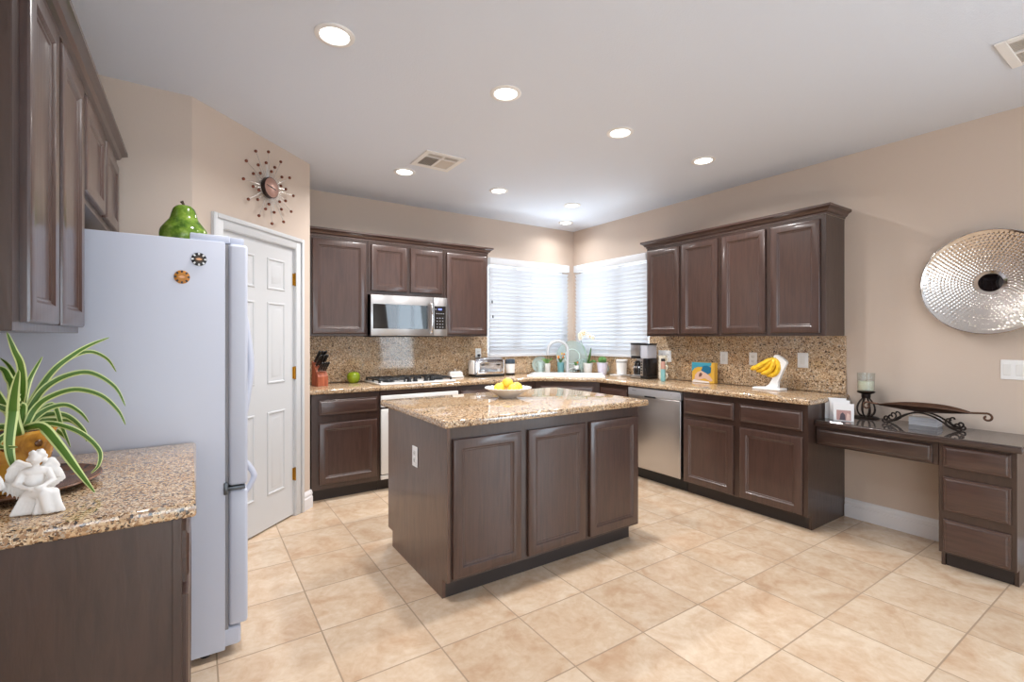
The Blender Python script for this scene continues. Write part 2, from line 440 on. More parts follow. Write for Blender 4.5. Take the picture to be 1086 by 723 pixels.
# windows: vinyl frames with a mullion, panes as children
def window(name, fr, w, h, mull):
    f = MB()
    t = .045
    f.box(0, w, 0, t, -.09, -.04, fr=fr); f.box(0, w, h - t, h, -.09, -.04, fr=fr); f.box(0, t, t, h - t, -.09, -.04, fr=fr); f.box(w - t, w, t, h - t, -.09, -.04, fr=fr)
    f.box(mull - .035, mull + .035, t, h - t, -.095, -.035, fr=fr)
    wv = f.build(name, ROOMWHITE, None, 'structure')
    for a, c in ((t, mull - .035), (mull + .035, w - t)):
        p = MB(); p.box(a, c, t, h - t, -.068, -.062, fr=fr); p.build('pane', PANE, wv)
    return wv
window('window_1', front_y(WX0, WZ0, YB), WX1 - WX0, WZ1 - WZ0, .44)
window('window_2', front_x(WY1, WZ0, XR), WY1 - WY0, WZ1 - WZ0, .70)
window('window_3', Fr((2.05, YF, .02), (-1, 0, 0), (0, 0, 1), (0, 1, 0)), 2.6, 2.23, 1.3)
window('added_fill_window', front_xl(-2.4, .6, XL), 1.9, 1.7, .95)  # unseen window added to carry the left fill light
window('window_4', front_x(-0.8, .02, XR), 1.9, 2.23, .95)

# ================================================================== CABINET PIECES
DOORP = [(0, 0), (0, .013), (.003, .018), (.008, .020), (.050, .020), (.053, .018), (.058, .0125), (.064, .012), (.068, .009)]
DRAWP = [(0, 0), (0, .012), (.003, .015), (.010, .0155), (.016, .019), (.019, .020)]
def cab_door(parent, fr, w, h, mat=WV, name='door'):
    return MB().loft(fr, w, h, DOORP).build(name, mat, parent, ang=25)
def cab_drawer(parent, fr, w, h, mat=WHX, name='drawer'):
    return MB().loft(fr, w, h, DRAWP).build(name, mat, parent, ang=25)

def crown_profile(o): return [(0, 0), (.006, 0), (.006, .012), (.018, .018), (.026, .034), (.040, .044), (.048, .048), (.048, .064), (0, .064)]
def crown(mb, path, normals, z):
    # path: corner points at the case; normals: outward direction (mitred) at each
    pr = crown_profile(0)
    mb.rings([[Vector((p[0] + n[0] * d, p[1] + n[1] * d, z + h)) for d, h in pr] for p, n in zip(path, normals)], True, True)

UZ0, UZ1 = 1.372, 2.262
# --- uppers on the right wall
UX = 3.842
def upper_right(y0, y1, doors, label):
    t = thing('upper_cabinet', label, 'cabinet', (XR, (y0 + y1) / 2, UZ0), group='upper cabinets on the right wall')
    MB().box(UX, XR - .001, y0, y1, UZ0, UZ1, .0015, 1).build('case', WBODY, t)
    for (a, c) in doors: cab_door(t, front_x(a, 1.393, UX), a - c, 2.232 - 1.393)
    return t
upper_right(2.435, 3.244, [(3.228, 2.852), (2.824, 2.456)], 'dark brown two-door wall cabinet right of the right-hand window')
upper_right(1.603, 2.433, [(2.413, 2.036), (1.995, 1.640)], 'dark brown two-door wall cabinet above the bananas, nearest the metal wall plate')
b = MB(); crown(b, [(XR - .002, 3.244), (UX, 3.244), (UX, 1.603), (XR - .002, 1.603)], [(0, 1), (-1, 1), (-1, -1), (0, -1)], UZ1 + .001)
tag(b.build('crown_molding', WHX, ang=25), 'dark brown crown molding along the top of the right wall cabinets', 'molding')
# --- uppers on the back wall
UY = 4.406
def upper_back(x0, x1, z0, doors, label, dz0):
    t = thing('upper_cabinet', label, 'cabinet', ((x0 + x1) / 2, YB, z0), group='upper cabinets on the back wall')
    MB().box(x0, x1, UY, YB - .001, z0, UZ1, .0015, 1).build('case', WBODY, t)
    for (a, c) in doors: cab_door(t, front_y(a, dz0, UY), c - a, 2.232 - dz0)
    return t
upper_back(.79, 1.342, UZ0, [(.852, 1.322)], 'dark brown single-door wall cabinet left of the microwave, above the knife block', 1.393)
upper_back(1.344, 2.122, 1.764, [(1.372, 1.722), (1.760, 2.100)], 'short dark brown two-door wall cabinet directly above the microwave', 1.80)
upper_back(2.124, 2.648, UZ0, [(2.150, 2.630)], 'dark brown single-door wall cabinet between microwave and window', 1.393)
b = MB(); crown(b, [(.79, UY), (2.648, UY), (2.648, YB - .002)], [(0, -1), (1, -1), (1, 0)], UZ1 + .001)
tag(b.build('crown_molding', WHX, ang=25), 'dark brown crown molding along the top of the back wall cabinets', 'molding')
# --- uppers on the left wall
ULX = -.347
def upper_left(y0, y1, z0, doors, label, dz0):
    t = thing('upper_cabinet', label, 'cabinet', (XL, (y0 + y1) / 2, z0), group='upper cabinets on the left wall')
    MB().box(XL + .001, ULX, y0, y1, z0, UZ1, .0015, 1).build('case', WBODY, t)
    for (a, c) in doors: cab_door(t, front_xl(a, dz0, ULX), c - a, 2.232 - dz0)
upper_left(1.51, 2.235, UZ0, [(1.565, 1.855), (1.895, 2.222)], 'dark brown tall two-door wall cabinet above the spider plant', 1.393)
upper_left(2.237, 3.15, 1.86, [(2.265, 2.69), (2.735, 3.13)], 'short dark brown two-door wall cabinet over the refrigerator', 1.89)
b = MB(); crown(b, [(ULX, 1.51), (ULX, 3.15), (XL + .002, 3.15)], [(1, -1), (1, 1), (0, 1)], UZ1 + .001)
tag(b.build('crown_molding', WHX, ang=25), 'dark brown crown molding along the top of the left wall cabinets', 'molding')

# --- base cabinets
BT = .888
def base_case(t, x0, x1, y0, y1, tx0, tx1, ty0, ty1):
    MB().box(x0, x1, y0, y1, .10, BT, .0015, 1).build('case', WBODY, t)
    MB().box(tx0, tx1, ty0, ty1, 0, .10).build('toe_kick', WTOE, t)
# back run
t = thing('base_cabinet', 'dark brown base cabinet with one drawer and door left of the white oven', 'cabinet', (1.07, 4.4, 0))
base_case(t, .79, 1.358, FB, YB - .001, .79, 1.358, FB + .055, YB - .001)
cab_drawer(t, front_y(.846, .715, FB), .488, .125); cab_door(t, front_y(.848, .143, FB), .484, .505)
t = thing('base_cabinet', 'dark brown base cabinet behind the island, between the white oven and the corner sink', 'cabinet', (2.6, 4.4, 0))
base_case(t, 2.134, 3.062, FB, YB - .001, 2.134, 3.062, FB + .055, YB - .001)
cab_drawer(t, front_y(2.16, .715, FB), .42, .125); cab_drawer(t, front_y(2.61, .715, FB), .42, .125)
cab_door(t, front_y(2.16, .143, FB), .42, .505); cab_door(t, front_y(2.61, .143, FB), .42, .505)
# corner sink base
t = thing('corner_sink_cabinet', 'dark brown angled corner cabinet under the white sink', 'cabinet', (3.6, 4.2, 0))
P0, P1 = Vector((3.068, 4.11, 0)), Vector((3.57, 3.645, 0))
MB().prism([P0, P1, (XR - .001, 3.645), (XR - .001, YB - .001), (3.068, YB - .001)], .10, BT).build('case', WBODY, t)
MB().prism([(3.068, 4.165), (3.11, 4.165), (3.63, 3.69), (3.63, 3.645), (XR - .001, 3.645), (XR - .001, YB - .001), (3.068, YB - .001)], 0, .10).build('toe_kick', WTOE, t)
du = (P1 - P0).normalized(); DF = Fr(P0 + Vector((0, 0, 0)), du, (0, 0, 1), (-du.y * -1 if False else du.y, -du.x, 0))
if DF.n.dot(Vector((-1, -1, 0))) < 0: DF.n = -DF.n
WD = (P1 - P0).length
MB().loft(DF.sub(.06, .715), WD - .12, .125, DRAWP).build('false_drawer_front', WHX, t, ang=25)
cab_door(t, DF.sub(.06, .143), (WD - .15) / 2, .505); cab_door(t, DF.sub(.09 + (WD - .15) / 2, .143), (WD - .15) / 2, .505)
# right run
t = thing('base_cabinet', 'narrow dark brown base cabinet between the sink corner and the dishwasher', 'cabinet', (3.86, 3.43, 0))
base_case(t, FR, XR - .001, 3.228, 3.643, FR + .06, XR - .001, 3.228, 3.643)
cab_drawer(t, front_x(3.615, .715, FR), .36, .125); cab_door(t, front_x(3.615, .118, FR), .36, .53)
t = thing('base_cabinet', 'dark brown two-drawer two-door base cabinet below the bananas', 'cabinet', (3.86, 2.1, 0))
MB().box(FR, XR - .001, 1.62, 2.613, .10, BT).box(FR, XR - .001, 1.603, 1.62, .10, BT).build('case', WBODY, t)
MB().box(FR + .06, XR - .001, 1.621, 2.613, 0, .10).build('toe_kick', WTOE, t)
MB().box(FR + .054, XR - .001, 1.603, 1.6205, 0, .0998).build('panel_foot', WBODY, t)
cab_drawer(t, front_x(2.597, .70, FR), .452, .138); cab_drawer(t, front_x(2.093, .70, FR), .458, .138)
cab_door(t, front_x(2.600, .112, FR), .455, .545); cab_door(t, front_x(2.093, .112, FR), .458, .545)
# left run, behind the spider plant
t = thing('base_cabinet', 'dark brown base cabinet with plain end panel under the spider plant', 'cabinet', (-.33, 1.9, 0))
MB().box(XL + .001, -.036, 1.50, 2.312, .10, BT).build('case', WBODY, t)
MB().box(XL + .001, -.05, 1.494, 1.50, 0, BT).build('end_panel', WBODY, t)
MB().box(-.05, -.030, 1.49, 1.54, .0, BT, .001, 1).build('face_stile', WBODY, t)
MB().box(XL + .001, -.10, 1.50, 2.312, 0, .10).build('toe_kick', WTOE, t)
cab_drawer(t, front_xl(1.54, .70, -.034), .36, .138); cab_drawer(t, front_xl(1.92, .70, -.034), .37, .138)
cab_door(t, front_xl(1.54, .112, -.034), .36, .555); cab_door(t, front_xl(1.92, .112, -.034), .37, .555)

# --- worktops and splashbacks
TH = .04
b = MB(); b.prism([(.772, 4.085), (3.057, 4.085), (3.525, 3.651), (3.525, 1.572), (XR - .001, 1.572), (XR - .001, YB - .001), (.772, YB - .001)], CT - TH, CT, .012, 3)
tag(b.build('granite_countertop', GRAN), 'long speckled tan granite worktop running round the corner sink', 'countertop')
b = MB(); b.prism([(XL + .001, 1.468), (.002, 1.468), (.002, 2.318), (XL + .001, 2.318)], CT - TH, CT, .012, 3)
tag(b.build('granite_countertop', GRAN), 'speckled granite worktop under the spider plant, beside the refrigerator', 'countertop')
b = MB()
b.box(.77, WX0 + .02, YB - .021, YB - .001, CT + .001, UZ0 - .001); b.box(WX0 + .02, XR - .022, YB - .021, YB - .001, CT + .001, WZ0 - .005)
tag(b.build('granite_backsplash', GRANB), 'speckled granite backsplash behind the cooktop and under the left window', 'backsplash')
b = MB()
b.box(XR - .021, XR - .001, 1.590, WY0, CT + .001, UZ0 - .001); b.box(XR - .021, XR - .001, WY0, YB - .022, CT + .001, WZ0 - .005)
tag(b.build('granite_backsplash', GRANB), 'speckled granite backsplash behind the bananas on the right wall', 'backsplash')

# ================================================================== ISLAND
IX0, IX1, IY0, IY1 = 1.072, 2.50, 2.185, 3.065
t = thing('kitchen_island', 'dark brown three-door kitchen island in the middle of the tiled floor', 'island', ((IX0 + IX1) / 2, (IY0 + IY1) / 2, 0))
MB().box(IX0 + .018, IX1, IY0, IY1, .10, .898, .0015, 1).build('case', WBODY, t)
EF = Fr((IX0 + .018, 0, 0), (0, 1, 0), (0, 0, 1), (-1, 0, 0))
MB().extrude(EF, [(IY0 + .055, 0), (IY1 - .08, 0), (IY1 - .08, .10), (IY1, .10), (IY1, .898), (IY0, .898), (IY0, .10), (IY0 + .055, .10)], 0, .018).build('end_panel', painted_wood('island_end_lit_wood', (40, 40, 6), (92, 66, 54)), t)  # lighter copy of the case wood; brighter light on this end set in colour
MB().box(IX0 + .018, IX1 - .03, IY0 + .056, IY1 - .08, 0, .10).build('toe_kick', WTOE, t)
for (x0, x1) in ((1.100, 1.524), (1.574, 2.006), (2.046, 2.482)): cab_door(t, front_y(x0, .118, IY0), x1 - x0, .716)
b = MB(); b.prism([(1.040, 2.140), (2.55, 2.140), (2.55, 3.13), (1.040, 3.13)], .899, .94, .013, 3)
tag(b.build('island_countertop', GRAN), 'speckled tan granite top of the kitchen island, under the fruit bowl', 'countertop')

# ================================================================== WALL PLATES
def plate(fr, w, h, label, kind='outlet', name='wall_outlet', gangs=1, cat='outlet', group=None):
    t = thing(name, label, cat, fr.o, group=group)
    MB().box(-w / 2, w / 2, -h / 2, h / 2, 0.0005, .006, .002, 1, fr=fr).build('cover_plate', PLAST, t)
    gw = w / gangs
    for g in range(gangs):
        cx = -w / 2 + gw * (g + .5)
        if kind == 'rocker':
            MB().box(cx - .017, cx + .017, -.034, .034, .0055, .0095, .0015, 1, fr=fr).build('rocker', CERAM, t)
        else:
            for dz in (-.02, .02):
                q = MB(); q.box(cx - .015, cx + .015, dz - .013, dz + .013, .0055, .008, .003, 1, fr=fr); r = q.build('receptacle', CERAM, t)
                q = MB(); q.box(cx - .008, cx - .006, dz - .005, dz + .005, .0079, .0086, fr=fr); q.box(cx + .005, cx + .007, dz - .004, dz + .004, .0079, .0086, fr=fr)
                q.lathe([(.002, 0), (.002, .0008)], fr.at(cx, dz - .009, .0078), 8, fr.n); q.build('slots', DARKSLOT, r)
    return t
BX = XR - .021
plate(front_x(2.578, 1.170, BX), .075, .116, 'white single switch plate on the granite, just right of the picture box', 'rocker', 'wall_switch', cat='switch')
plate(front_x(2.301, 1.170, BX), .072, .114, 'white duplex outlet in the granite just left of the banana bunch')
plate(front_x(1.890, 1.174, BX), .082, .122, 'white outlet plate in the granite right of the banana stand', 'rocker')
plate(front_x(3.245, 1.165, BX), .16, .12, 'white double outlet plate behind the stacked mugs', 'outlet', gangs=2)
plate(front_y(2.695, 1.178, YB - .021), .075, .116, 'white outlet with black plug above the chrome toaster')
plate(Fr((IX0, 2.60, .665), (0, -1, 0), (0, 0, 1), (-1, 0, 0)), .072, .118, 'white outlet plate on the end panel of the island')
plate(front_x(.680, 1.162, XR), .165, .12, 'white triple light switch under the hammered metal wall plate', 'rocker', 'light_switch', 3, 'switch')
b = MB(); b.box(2.68, 2.71, YB - .055, YB - .030, 1.145, 1.172, .005); b.tube(smooth([(2.695, YB - .05, 1.148), (2.695, YB - .06, 1.10), (2.69, YB - .05, 1.02), (2.68, YB - .06, .942), (2.70, 4.62, .937)]), .0035, 6)
tag(b.build('power_cord', BLACK), 'black plug and cord hanging from the outlet behind the toaster', 'cord')

# ================================================================== WINDOW BLINDS
def blind(fr, w, z0, z1, label, cords):
    t = thing('window_blind', label, 'blind', fr.at(w / 2, z0), group='white window blinds')
    v = MB(); v.loft(fr.sub(0, z1 - .085, .004), w, .085, [(0, 0), (0, .058), (.004, .066), (.012, .070), (.016, .072)]); v.build('valance', SLAT, t)
    sl = MB(); n = int((z1 - .085 - z0 - .03) / .0455); a = math.radians(58)
    for i in range(n):
        z = z0 + .045 + i * .0455; c, s_ = math.cos(a) * .0275, math.sin(a) * .0275
        top = [fr.at(u_, z + k * s_ + .0035 * (1 - k * k), .032 + k * c * 1.0) for u_ in (.004, w - .004) for k in (-1, -.5, 0, .5, 1)]
        L0, L1 = top[:5], top[5:]; dn = Vector((0, 0, -.0028))
        sl.rings([L0 + [p + dn for p in reversed(L0)], L1 + [p + dn for p in reversed(L1)]], True, True)
    sl.build('slats', SLAT, t, ang=40)
    MB().box(.012, w - .012, z0, z0 + .016, .010, .055, .003, fr=fr).build('bottom_rail', SLAT, t)
    c = MB()
    for u_ in (.13, w / 2, w - .13):
        c.tube([fr.at(u_, z0 + .01, .060), fr.at(u_, z1 - .08, .060)], .0012, 6); c.tube([fr.at(u_, z0 + .01, .005), fr.at(u_, z1 - .08, .005)], .0012, 6)
    c.build('ladder_cords', SLAT, t)
    for (u_, z) in cords:
        q = MB(); q.tube([fr.at(u_, z1 - .085, .066), fr.at(u_, z, .066)], .0013, 6); k = q.build('pull_cord', SLAT, t)
        MB().lathe([(.003, .0), (.007, -.008), (.008, -.03), (.004, -.035)], fr.at(u_, z, .066), 12).build('tassel', Mat('cord_tassel', (70, 70, 72), .5).m, k)
blind(front_y(2.822, 0, YB), 1.203, 1.15, 2.285, 'white slatted blind on the back wall window, left of the corner', [(.035, 1.79), (.045, 1.62)])
blind(front_x(4.635, 0, XR), 1.183, 1.15, 2.285, 'white slatted blind on the right wall window, above the coffee maker', [])

# ================================================================== MAIN APPLIANCES
# refrigerator
RX0, RX1, RY0, RY1 = -.60, .105, 2.335, 3.17
t = thing('refrigerator', 'tall white refrigerator with a pear on top, side turned to the camera', 'refrigerator', (-.25, 2.75, 0))
MB().box(RX0, RX1, RY0, RY1, .03, 1.762, .004).build('case', FRIDGE, t)
b = MB(); b.box(RX1, RX1 + .013, RY0 + .012, RY1 - .012, .10, 1.755); b.build('door_seal', SEAL, t)
d = MB(); d.box(RX1 + .013, .190, RY0, RY1, .722, 1.758, .014, 4); fd = d.build('fridge_door', FRIDGE, t)
d = MB(); d.box(RX1 + .013, .190, RY0, RY1, .125, .704, .014, 4); zd = d.build('freezer_door', FRIDGE, t)
def bow(x, y, z0, z1, out):
    return smooth([(x - .004, y, z0), (x + out * .55, y, z0 + (z1 - z0) * .14), (x + out, y, z0 + (z1 - z0) * .42), (x + out, y, z0 + (z1 - z0) * .58), (x + out * .55, y, z0 + (z1 - z0) * .86), (x - .004, y, z1)], 6)
MB().tube(bow(.190, 3.07, .80, 1.60, .072), .017, 12).build('handle', FRIDGE, fd)
MB().tube(bow(.190, 3.05, .455, .685, .085), .016, 12).build('handle', FRIDGE, zd)
b = MB(); b.box(RX1 - .1, RX1 + .06, RY0 + .01, RY1 - .01, .035, .115, .012, 3); b.build('base_grille', FRIDGE, t)
b = MB(); b.box(-.02, .125, RY0 + .03, RY0 + .11, 1.762, 1.795, .006); b.build('hinge_cover', FRIDGE, t)
b = MB(); b.box(.125, .178, RY0 + .035, RY0 + .085, 1.759, 1.79, .004); b.build('hinge_cap', FRIDGE, t)
b = MB(); b.box(.105, .180, RY0 - .004, RY0 + .04, .706, .720, .002); b.box(.100, .114, RY0 - .006, RY0 + .03, .69, .74, .002)
b.tube([(.165, RY0 + .012, .70), (.165, RY0 + .012, .735)], .006, 8); b.build('middle_hinge', Mat('dark_hinge_steel', (95, 98, 102), .35, .8).m, t)
b = MB()
for (x, y) in ((RX0 + .05, RY0 + .05), (RX0 + .05, RY1 - .05), (RX1 - .07, RY0 + .06), (RX1 - .07, RY1 - .06)): b.lathe([(.02, 0), (.02, .032)], (x, y, 0), 12)
b.build('feet', BLACK, t)

# microwave
MX0, MX1, MYF, MZ0, MZ1 = 1.346, 2.120, 4.316, 1.374, 1.757
t = thing('microwave', 'stainless over-the-range microwave above the cooktop', 'microwave', (1.733, 4.5, MZ0))
MB().box(MX0 + .012, MX1 - .004, MYF + .032, YB - .022, MZ0, MZ1, .003).build('case', BLACK, t)
MF = front_y(MX0, MZ0, MYF + .03); mw, mh = MX1 - MX0, MZ1 - MZ0
d = MB(); d.box(.0, .625, 0, mh, 0, .03, .004, fr=MF); dd = d.build('door', STEEL, t)
MB().box(.018, .560, .068, mh - .085, .0295, .0325, .001, 1, fr=MF).build('window', MWGLASS, dd)
hp = [MF.at(.590, .03, .03), MF.at(.590, .05, .06), MF.at(.590, .12, .072), MF.at(.590, mh * .5, .076), MF.at(.590, mh - .12, .072), MF.at(.590, mh - .07, .06), MF.at(.590, mh - .05, .03)]
MB().tube(smooth(hp, 5), .013, 12).build('handle', CHROME, dd)
MB().box(.627, mw, 0, mh, 0, .03, .004, fr=MF).build('control_side', STEEL, t)
cp = MB().box(.632, mw - .018, .068, mh - .085, .0295, .0325, .001, 1, fr=MF).build('control_panel', MWGLASS, t)
MB().box(.672, .712, mh - .125, mh - .108, .032, .0335, fr=MF).build('display', DISPLAY, cp)
KEY = Mat('pale_key_print', (150, 152, 158), .5).m
k = MB()
for r in range(4):
    for c in range(3):
        k.box(.656 + c * .030, .668 + c * .030, .085 + r * .030, .093 + r * .030, .0322, .0332, fr=MF)
for c in range(4): k.box(.650 + c * .024, .664 + c * .024, .220, .226, .0322, .0332, fr=MF)
k.box(.642, .652, mh - .124, mh - .112, .0322, .0332, fr=MF)
k.build('keypad_print', KEY, cp)
MB().box(MX0 + .02, MX1 - .02, MYF + .05, 4.62, MZ0 - .008, MZ0 - .0005).build('underside_vent', DARKSLOT, t)

# wall oven under the cooktop
t = thing('built_in_oven', 'white built-in oven under the cooktop, half hidden by the island', 'oven', (1.745, 4.4, 0))
MB().box(1.362, 2.130, FB, YB - .03, .10, BT - .002).build('case', WBODY, t)
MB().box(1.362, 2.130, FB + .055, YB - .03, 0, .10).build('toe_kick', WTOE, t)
OF = front_y(1.364, 0, FB)
MB().box(0, .764, .742, .845, 0, .022, .006, fr=OF).build('control_panel', CERAM, t)
od = MB().box(0, .764, .150, .726, 0, .028, .008, fr=OF).build('oven_door', CERAM, t)
MB().box(.12, .644, .28, .56, .0275, .030, .001, 1, fr=OF).build('oven_window', MWGLASS, od)
MB().tube(smooth([OF.at(.07, .69, .027), OF.at(.08, .69, .06), OF.at(.14, .69, .066), OF.at(.62, .69, .066), OF.at(.684, .69, .06), OF.at(.694, .69, .027)], 4), .012, 10).build('handle', CERAM, od)
MB().box(.30, .42, .768, .782, .0215, .0235, fr=OF).build('display', DARKSLOT, t)
MB().box(0, .764, .105, .142, 0, .022, .005, fr=OF).build('lower_vent', CERAM, t)

# cooktop
t = thing('gas_cooktop', 'white gas cooktop with black grates set in the back worktop', 'cooktop', (1.75, 4.38, CT))
MB().box(1.372, 2.128, 4.135, 4.615, CT + .0005, CT + .016, .006, 3).build('cooktop_plate', CERAM, t)
for (gx0, gx1) in ((1.392, 1.630), (1.925, 2.108)):
    g = MB(); zt = CT + .047
    for x in (gx0, (gx0 + gx1) / 2, gx1): g.box(x - .007, x + .007, 4.21, 4.60, zt - .012, zt, .002, 1)
    for y in (4.215, 4.31, 4.405, 4.50, 4.595): g.box(gx0, gx1, y - .007, y + .007, zt - .012, zt, .002, 1)
    for x in (gx0, gx1):
        for y in (4.215, 4.405, 4.595): g.box(x - .008, x + .008, y - .008, y + .008, CT + .0155, zt - .010)
    g.build('grate', BLACK, t)
g = MB(); zt = CT + .047
for y in (4.45, 4.525, 4.60): g.box(1.668, 1.890, y - .007, y + .007, zt - .012, zt, .002, 1)
for x in (1.672, 1.779, 1.886): g.box(x - .007, x + .007, 4.445, 4.605, zt - .012, zt, .002, 1)
for x in (1.672, 1.886):
    for y in (4.45, 4.60): g.box(x - .008, x + .008, y - .008, y + .008, CT + .0155, zt - .010)
g.build('grate', BLACK, t)
for (x, y, r) in ((1.511, 4.31, .045), (1.511, 4.50, .04), (2.016, 4.31, .042), (2.016, 4.50, .04), (1.779, 4.525, .034)):
    MB().lathe([(r * 1.25, 0), (r * 1.25, .006), (r, .008), (r, .016), (r * .7, .019), (0, .019)], (x, y, CT + .0158), 24).build('burner', BLACK, t)
for x in (1.668, 1.728, 1.838, 1.894):
    k = MB(); k.lathe([(.026, 0), (.026, .007), (.020, .010), (.018, .038), (.015, .042), (0, .042)], (x, 4.20, CT + .0158), 20); k.box(x - .005, x + .005, 4.182, 4.218, CT + .056, CT + .064, .001, 1)
    k.build('knob', BLACK, t)

# dishwasher
t = thing('dishwasher', 'stainless dishwasher in the right run below the coffee maker', 'dishwasher', (3.86, 2.92, 0))
MB().box(FR + .02, XR - .05, 2.622, 3.220, .10, BT - .004).build('case', BLACK, t)
MB().box(FR + .06, XR - .05, 2.618, 3.224, 0, .099).build('toe_kick', Mat('dishwasher_toe', (30, 28, 28), .4).m, t)
WF = front_x(3.222, 0, FR + .02)
dd = MB().box(0, .597, .118, .800, 0, .045, .006, 3, fr=WF).build('door', STEEL, t)
c = MB(); c.box(0, .597, .803, .878, 0, .048, .006, 3, fr=WF); cc = c.build('control_strip', Mat('pale_steel', (196, 198, 204), .35, .6).m, t)
MB().box(.20, .33, .795, .812, .030, .0495, .003, 1, fr=WF).build('handle_pocket', DARKSLOT, cc)
MB().box(.50, .506, .845, .851, .0475, .0490, fr=WF).box(.05, .10, .848, .854, .0475, .0485, fr=WF).build('indicator_marks', Mat('grey_print', (120, 122, 126), .5).m, cc)

# sink and faucet on the angled corner
SM = Vector((3.291, 3.868, CT)); SU = Vector((.733, -.680, 0)); SV = Vector((.680, .733, 0))
def sp(u, v, z): return SM + SU * u + SV * v + Vector((0, 0, z))
SF = Fr(SM, SU, SV, (0, 0, 1))
t = thing('kitchen_sink', 'white enamel drop-in sink in the angled corner worktop', 'sink', tuple(sp(0, .30, 0)))
sk = MB(); ww, hh = .84, .46; F2 = SF.sub(-.42, .075, 0)
sk.loft(F2, ww, hh, [(0, .0005), (0, .010), (.006, .018), (.020, .021), (.036, .018), (.042, .012), (.046, .006)], cap=False)
L = [F2.at(a, c, .0065) for a, c in ((.044, .044), (ww - .044, .044), (ww - .044, hh - .044), (.044, hh - .044))]
sk.poly(L); sk.build('basin', CERAM, t)
MB().lathe([(.035, 0), (.035, .003), (.02, .004), (0, .002)], sp(0, .30, .0068), 20).build('drain', CHROME, t)
t = thing('faucet', 'tall pale gooseneck faucet behind the corner sink', 'faucet', tuple(sp(0, .58, 0)))
b = MB(); b.lathe([(.032, 0.0005), (.032, .012), (.022, .02), (.018, .06)], sp(0, .60, 0), 24)
path = [sp(0, .60, .05), sp(0, .60, .20), sp(0, .60, .26)] + [sp(-.115 + .115 * math.cos(a), .60 - .06 * (1 - math.cos(a)) / 2, .275 + .115 * math.sin(a)) for a in [PI * i / 14 for i in range(15)]] + [sp(-.232, .54, .235)]
b.tube(path, .0180, 14); b.build('spout', NICKEL, t)
MB().lathe([(.019, 0), (.021, -.02), (.018, -.035)], sp(-.232, .54, .255), 18).build('spray_head', NICKEL, t)
MB().tube([sp(.02, .60, .05), sp(.05, .59, .065), sp(.10, .57, .075)], [.009, .008, .006], 10).build('lever', NICKEL, t)

# ================================================================== DESK
DX, DZ = 3.69, .738
t = thing('built_in_desk', 'dark brown built-in desk with glass top along the right wall', 'desk', (3.9, 1.1, 0))
b = MB(); b.box(3.655, XR - .001, .590, 1.602, DZ, .770, .006, 3); b.build('desktop', WDESK, t)
b = MB(); b.box(3.66, XR - .003, .594, 1.600, .7705, .7765, .002, 1)
b.build('glass_top', Mat('smoked_glass_sheet', (84, 76, 72), .03, 0, IOR=2.3).m, t)
MB().box(DX, DX + .02, .94, 1.602, .600, DZ - .0005).build('apron', WDESK, t)
MB().box(DX + .02, XR - .06, .94, 1.602, .62, DZ - .0005).build('drawer_box', WBODY, t)
MB().loft(front_x(1.596, .612, DX), .630, .105, DRAWP).build('drawer', WDESK, t, ang=25)
MB().box(DX, XR - .001, .616, .938, .09, DZ - .0005, .0015, 1).build('pedestal', WBODY, t)
MB().box(DX + .060, XR - .03, .636, .918, 0, .0898).build('toe_kick', WTOE, t)
for y0 in (.616, .9205): MB().box(DX + .050, XR - .03, y0, y0 + .0175, 0, .0898).build('panel_foot', WBODY, t)
for (z0, z1) in ((.597, .722), (.343, .540), (.103, .290)):
    MB().loft(front_x(.916, z0, DX), .278, z1 - z0, DRAWP).build('drawer', WHX, t, ang=25)

# ================================================================== CEILING FITTINGS
def downlight(x, y, label, watts=8.2):
    t = thing('recessed_light', label, 'ceiling light', (x, y, H), group='recessed ceiling lights')
    b = MB(); b.lathe([(.062, -.0015), (.066, -.008), (.078, -.009), (.088, -.005), (.089, -.0005)], (x, y, H), 36, cap=False); b.build('trim_ring', WHITE, t)
    b = MB(); b.lathe([(.0, -.0045), (.060, -.0045), (.062, -.002), (0, -.001)], (x, y, H), 32, cap=False); b.build('lens', LENS, t)
    d = bpy.data.lights.new('downlight', 'AREA'); d.shape = 'DISK'; d.size = .12; d.energy = watts; d.color = WARM; d.spread = math.radians(150)
    o = bpy.data.objects.new('downlight', d); COL.objects.link(o); o.parent = t; o.location = (0, 0, -.014)
    return t
downlight(.534, 2.25, 'round recessed ceiling light nearest the left wall, above the refrigerator side', 12.6)
downlight(1.472, 2.25, 'round recessed ceiling light second from left in the front row', 6.4)
downlight(2.400, 2.255, 'round recessed ceiling light third from left in the front row', 12.2)
downlight(3.322, 2.25, 'round recessed ceiling light in front of the right wall cabinets')
downlight(1.460, 3.777, 'round recessed ceiling light touching the square ceiling vent', 13)
downlight(2.390, 3.773, 'round recessed ceiling light in the middle of the back row', 13)
downlight(3.297, 3.768, 'round recessed ceiling light in the back row near the corner', 7.5)
downlight(3.729, 4.377, 'smallest-looking recessed ceiling light tucked in the corner above the sink', 3.0)

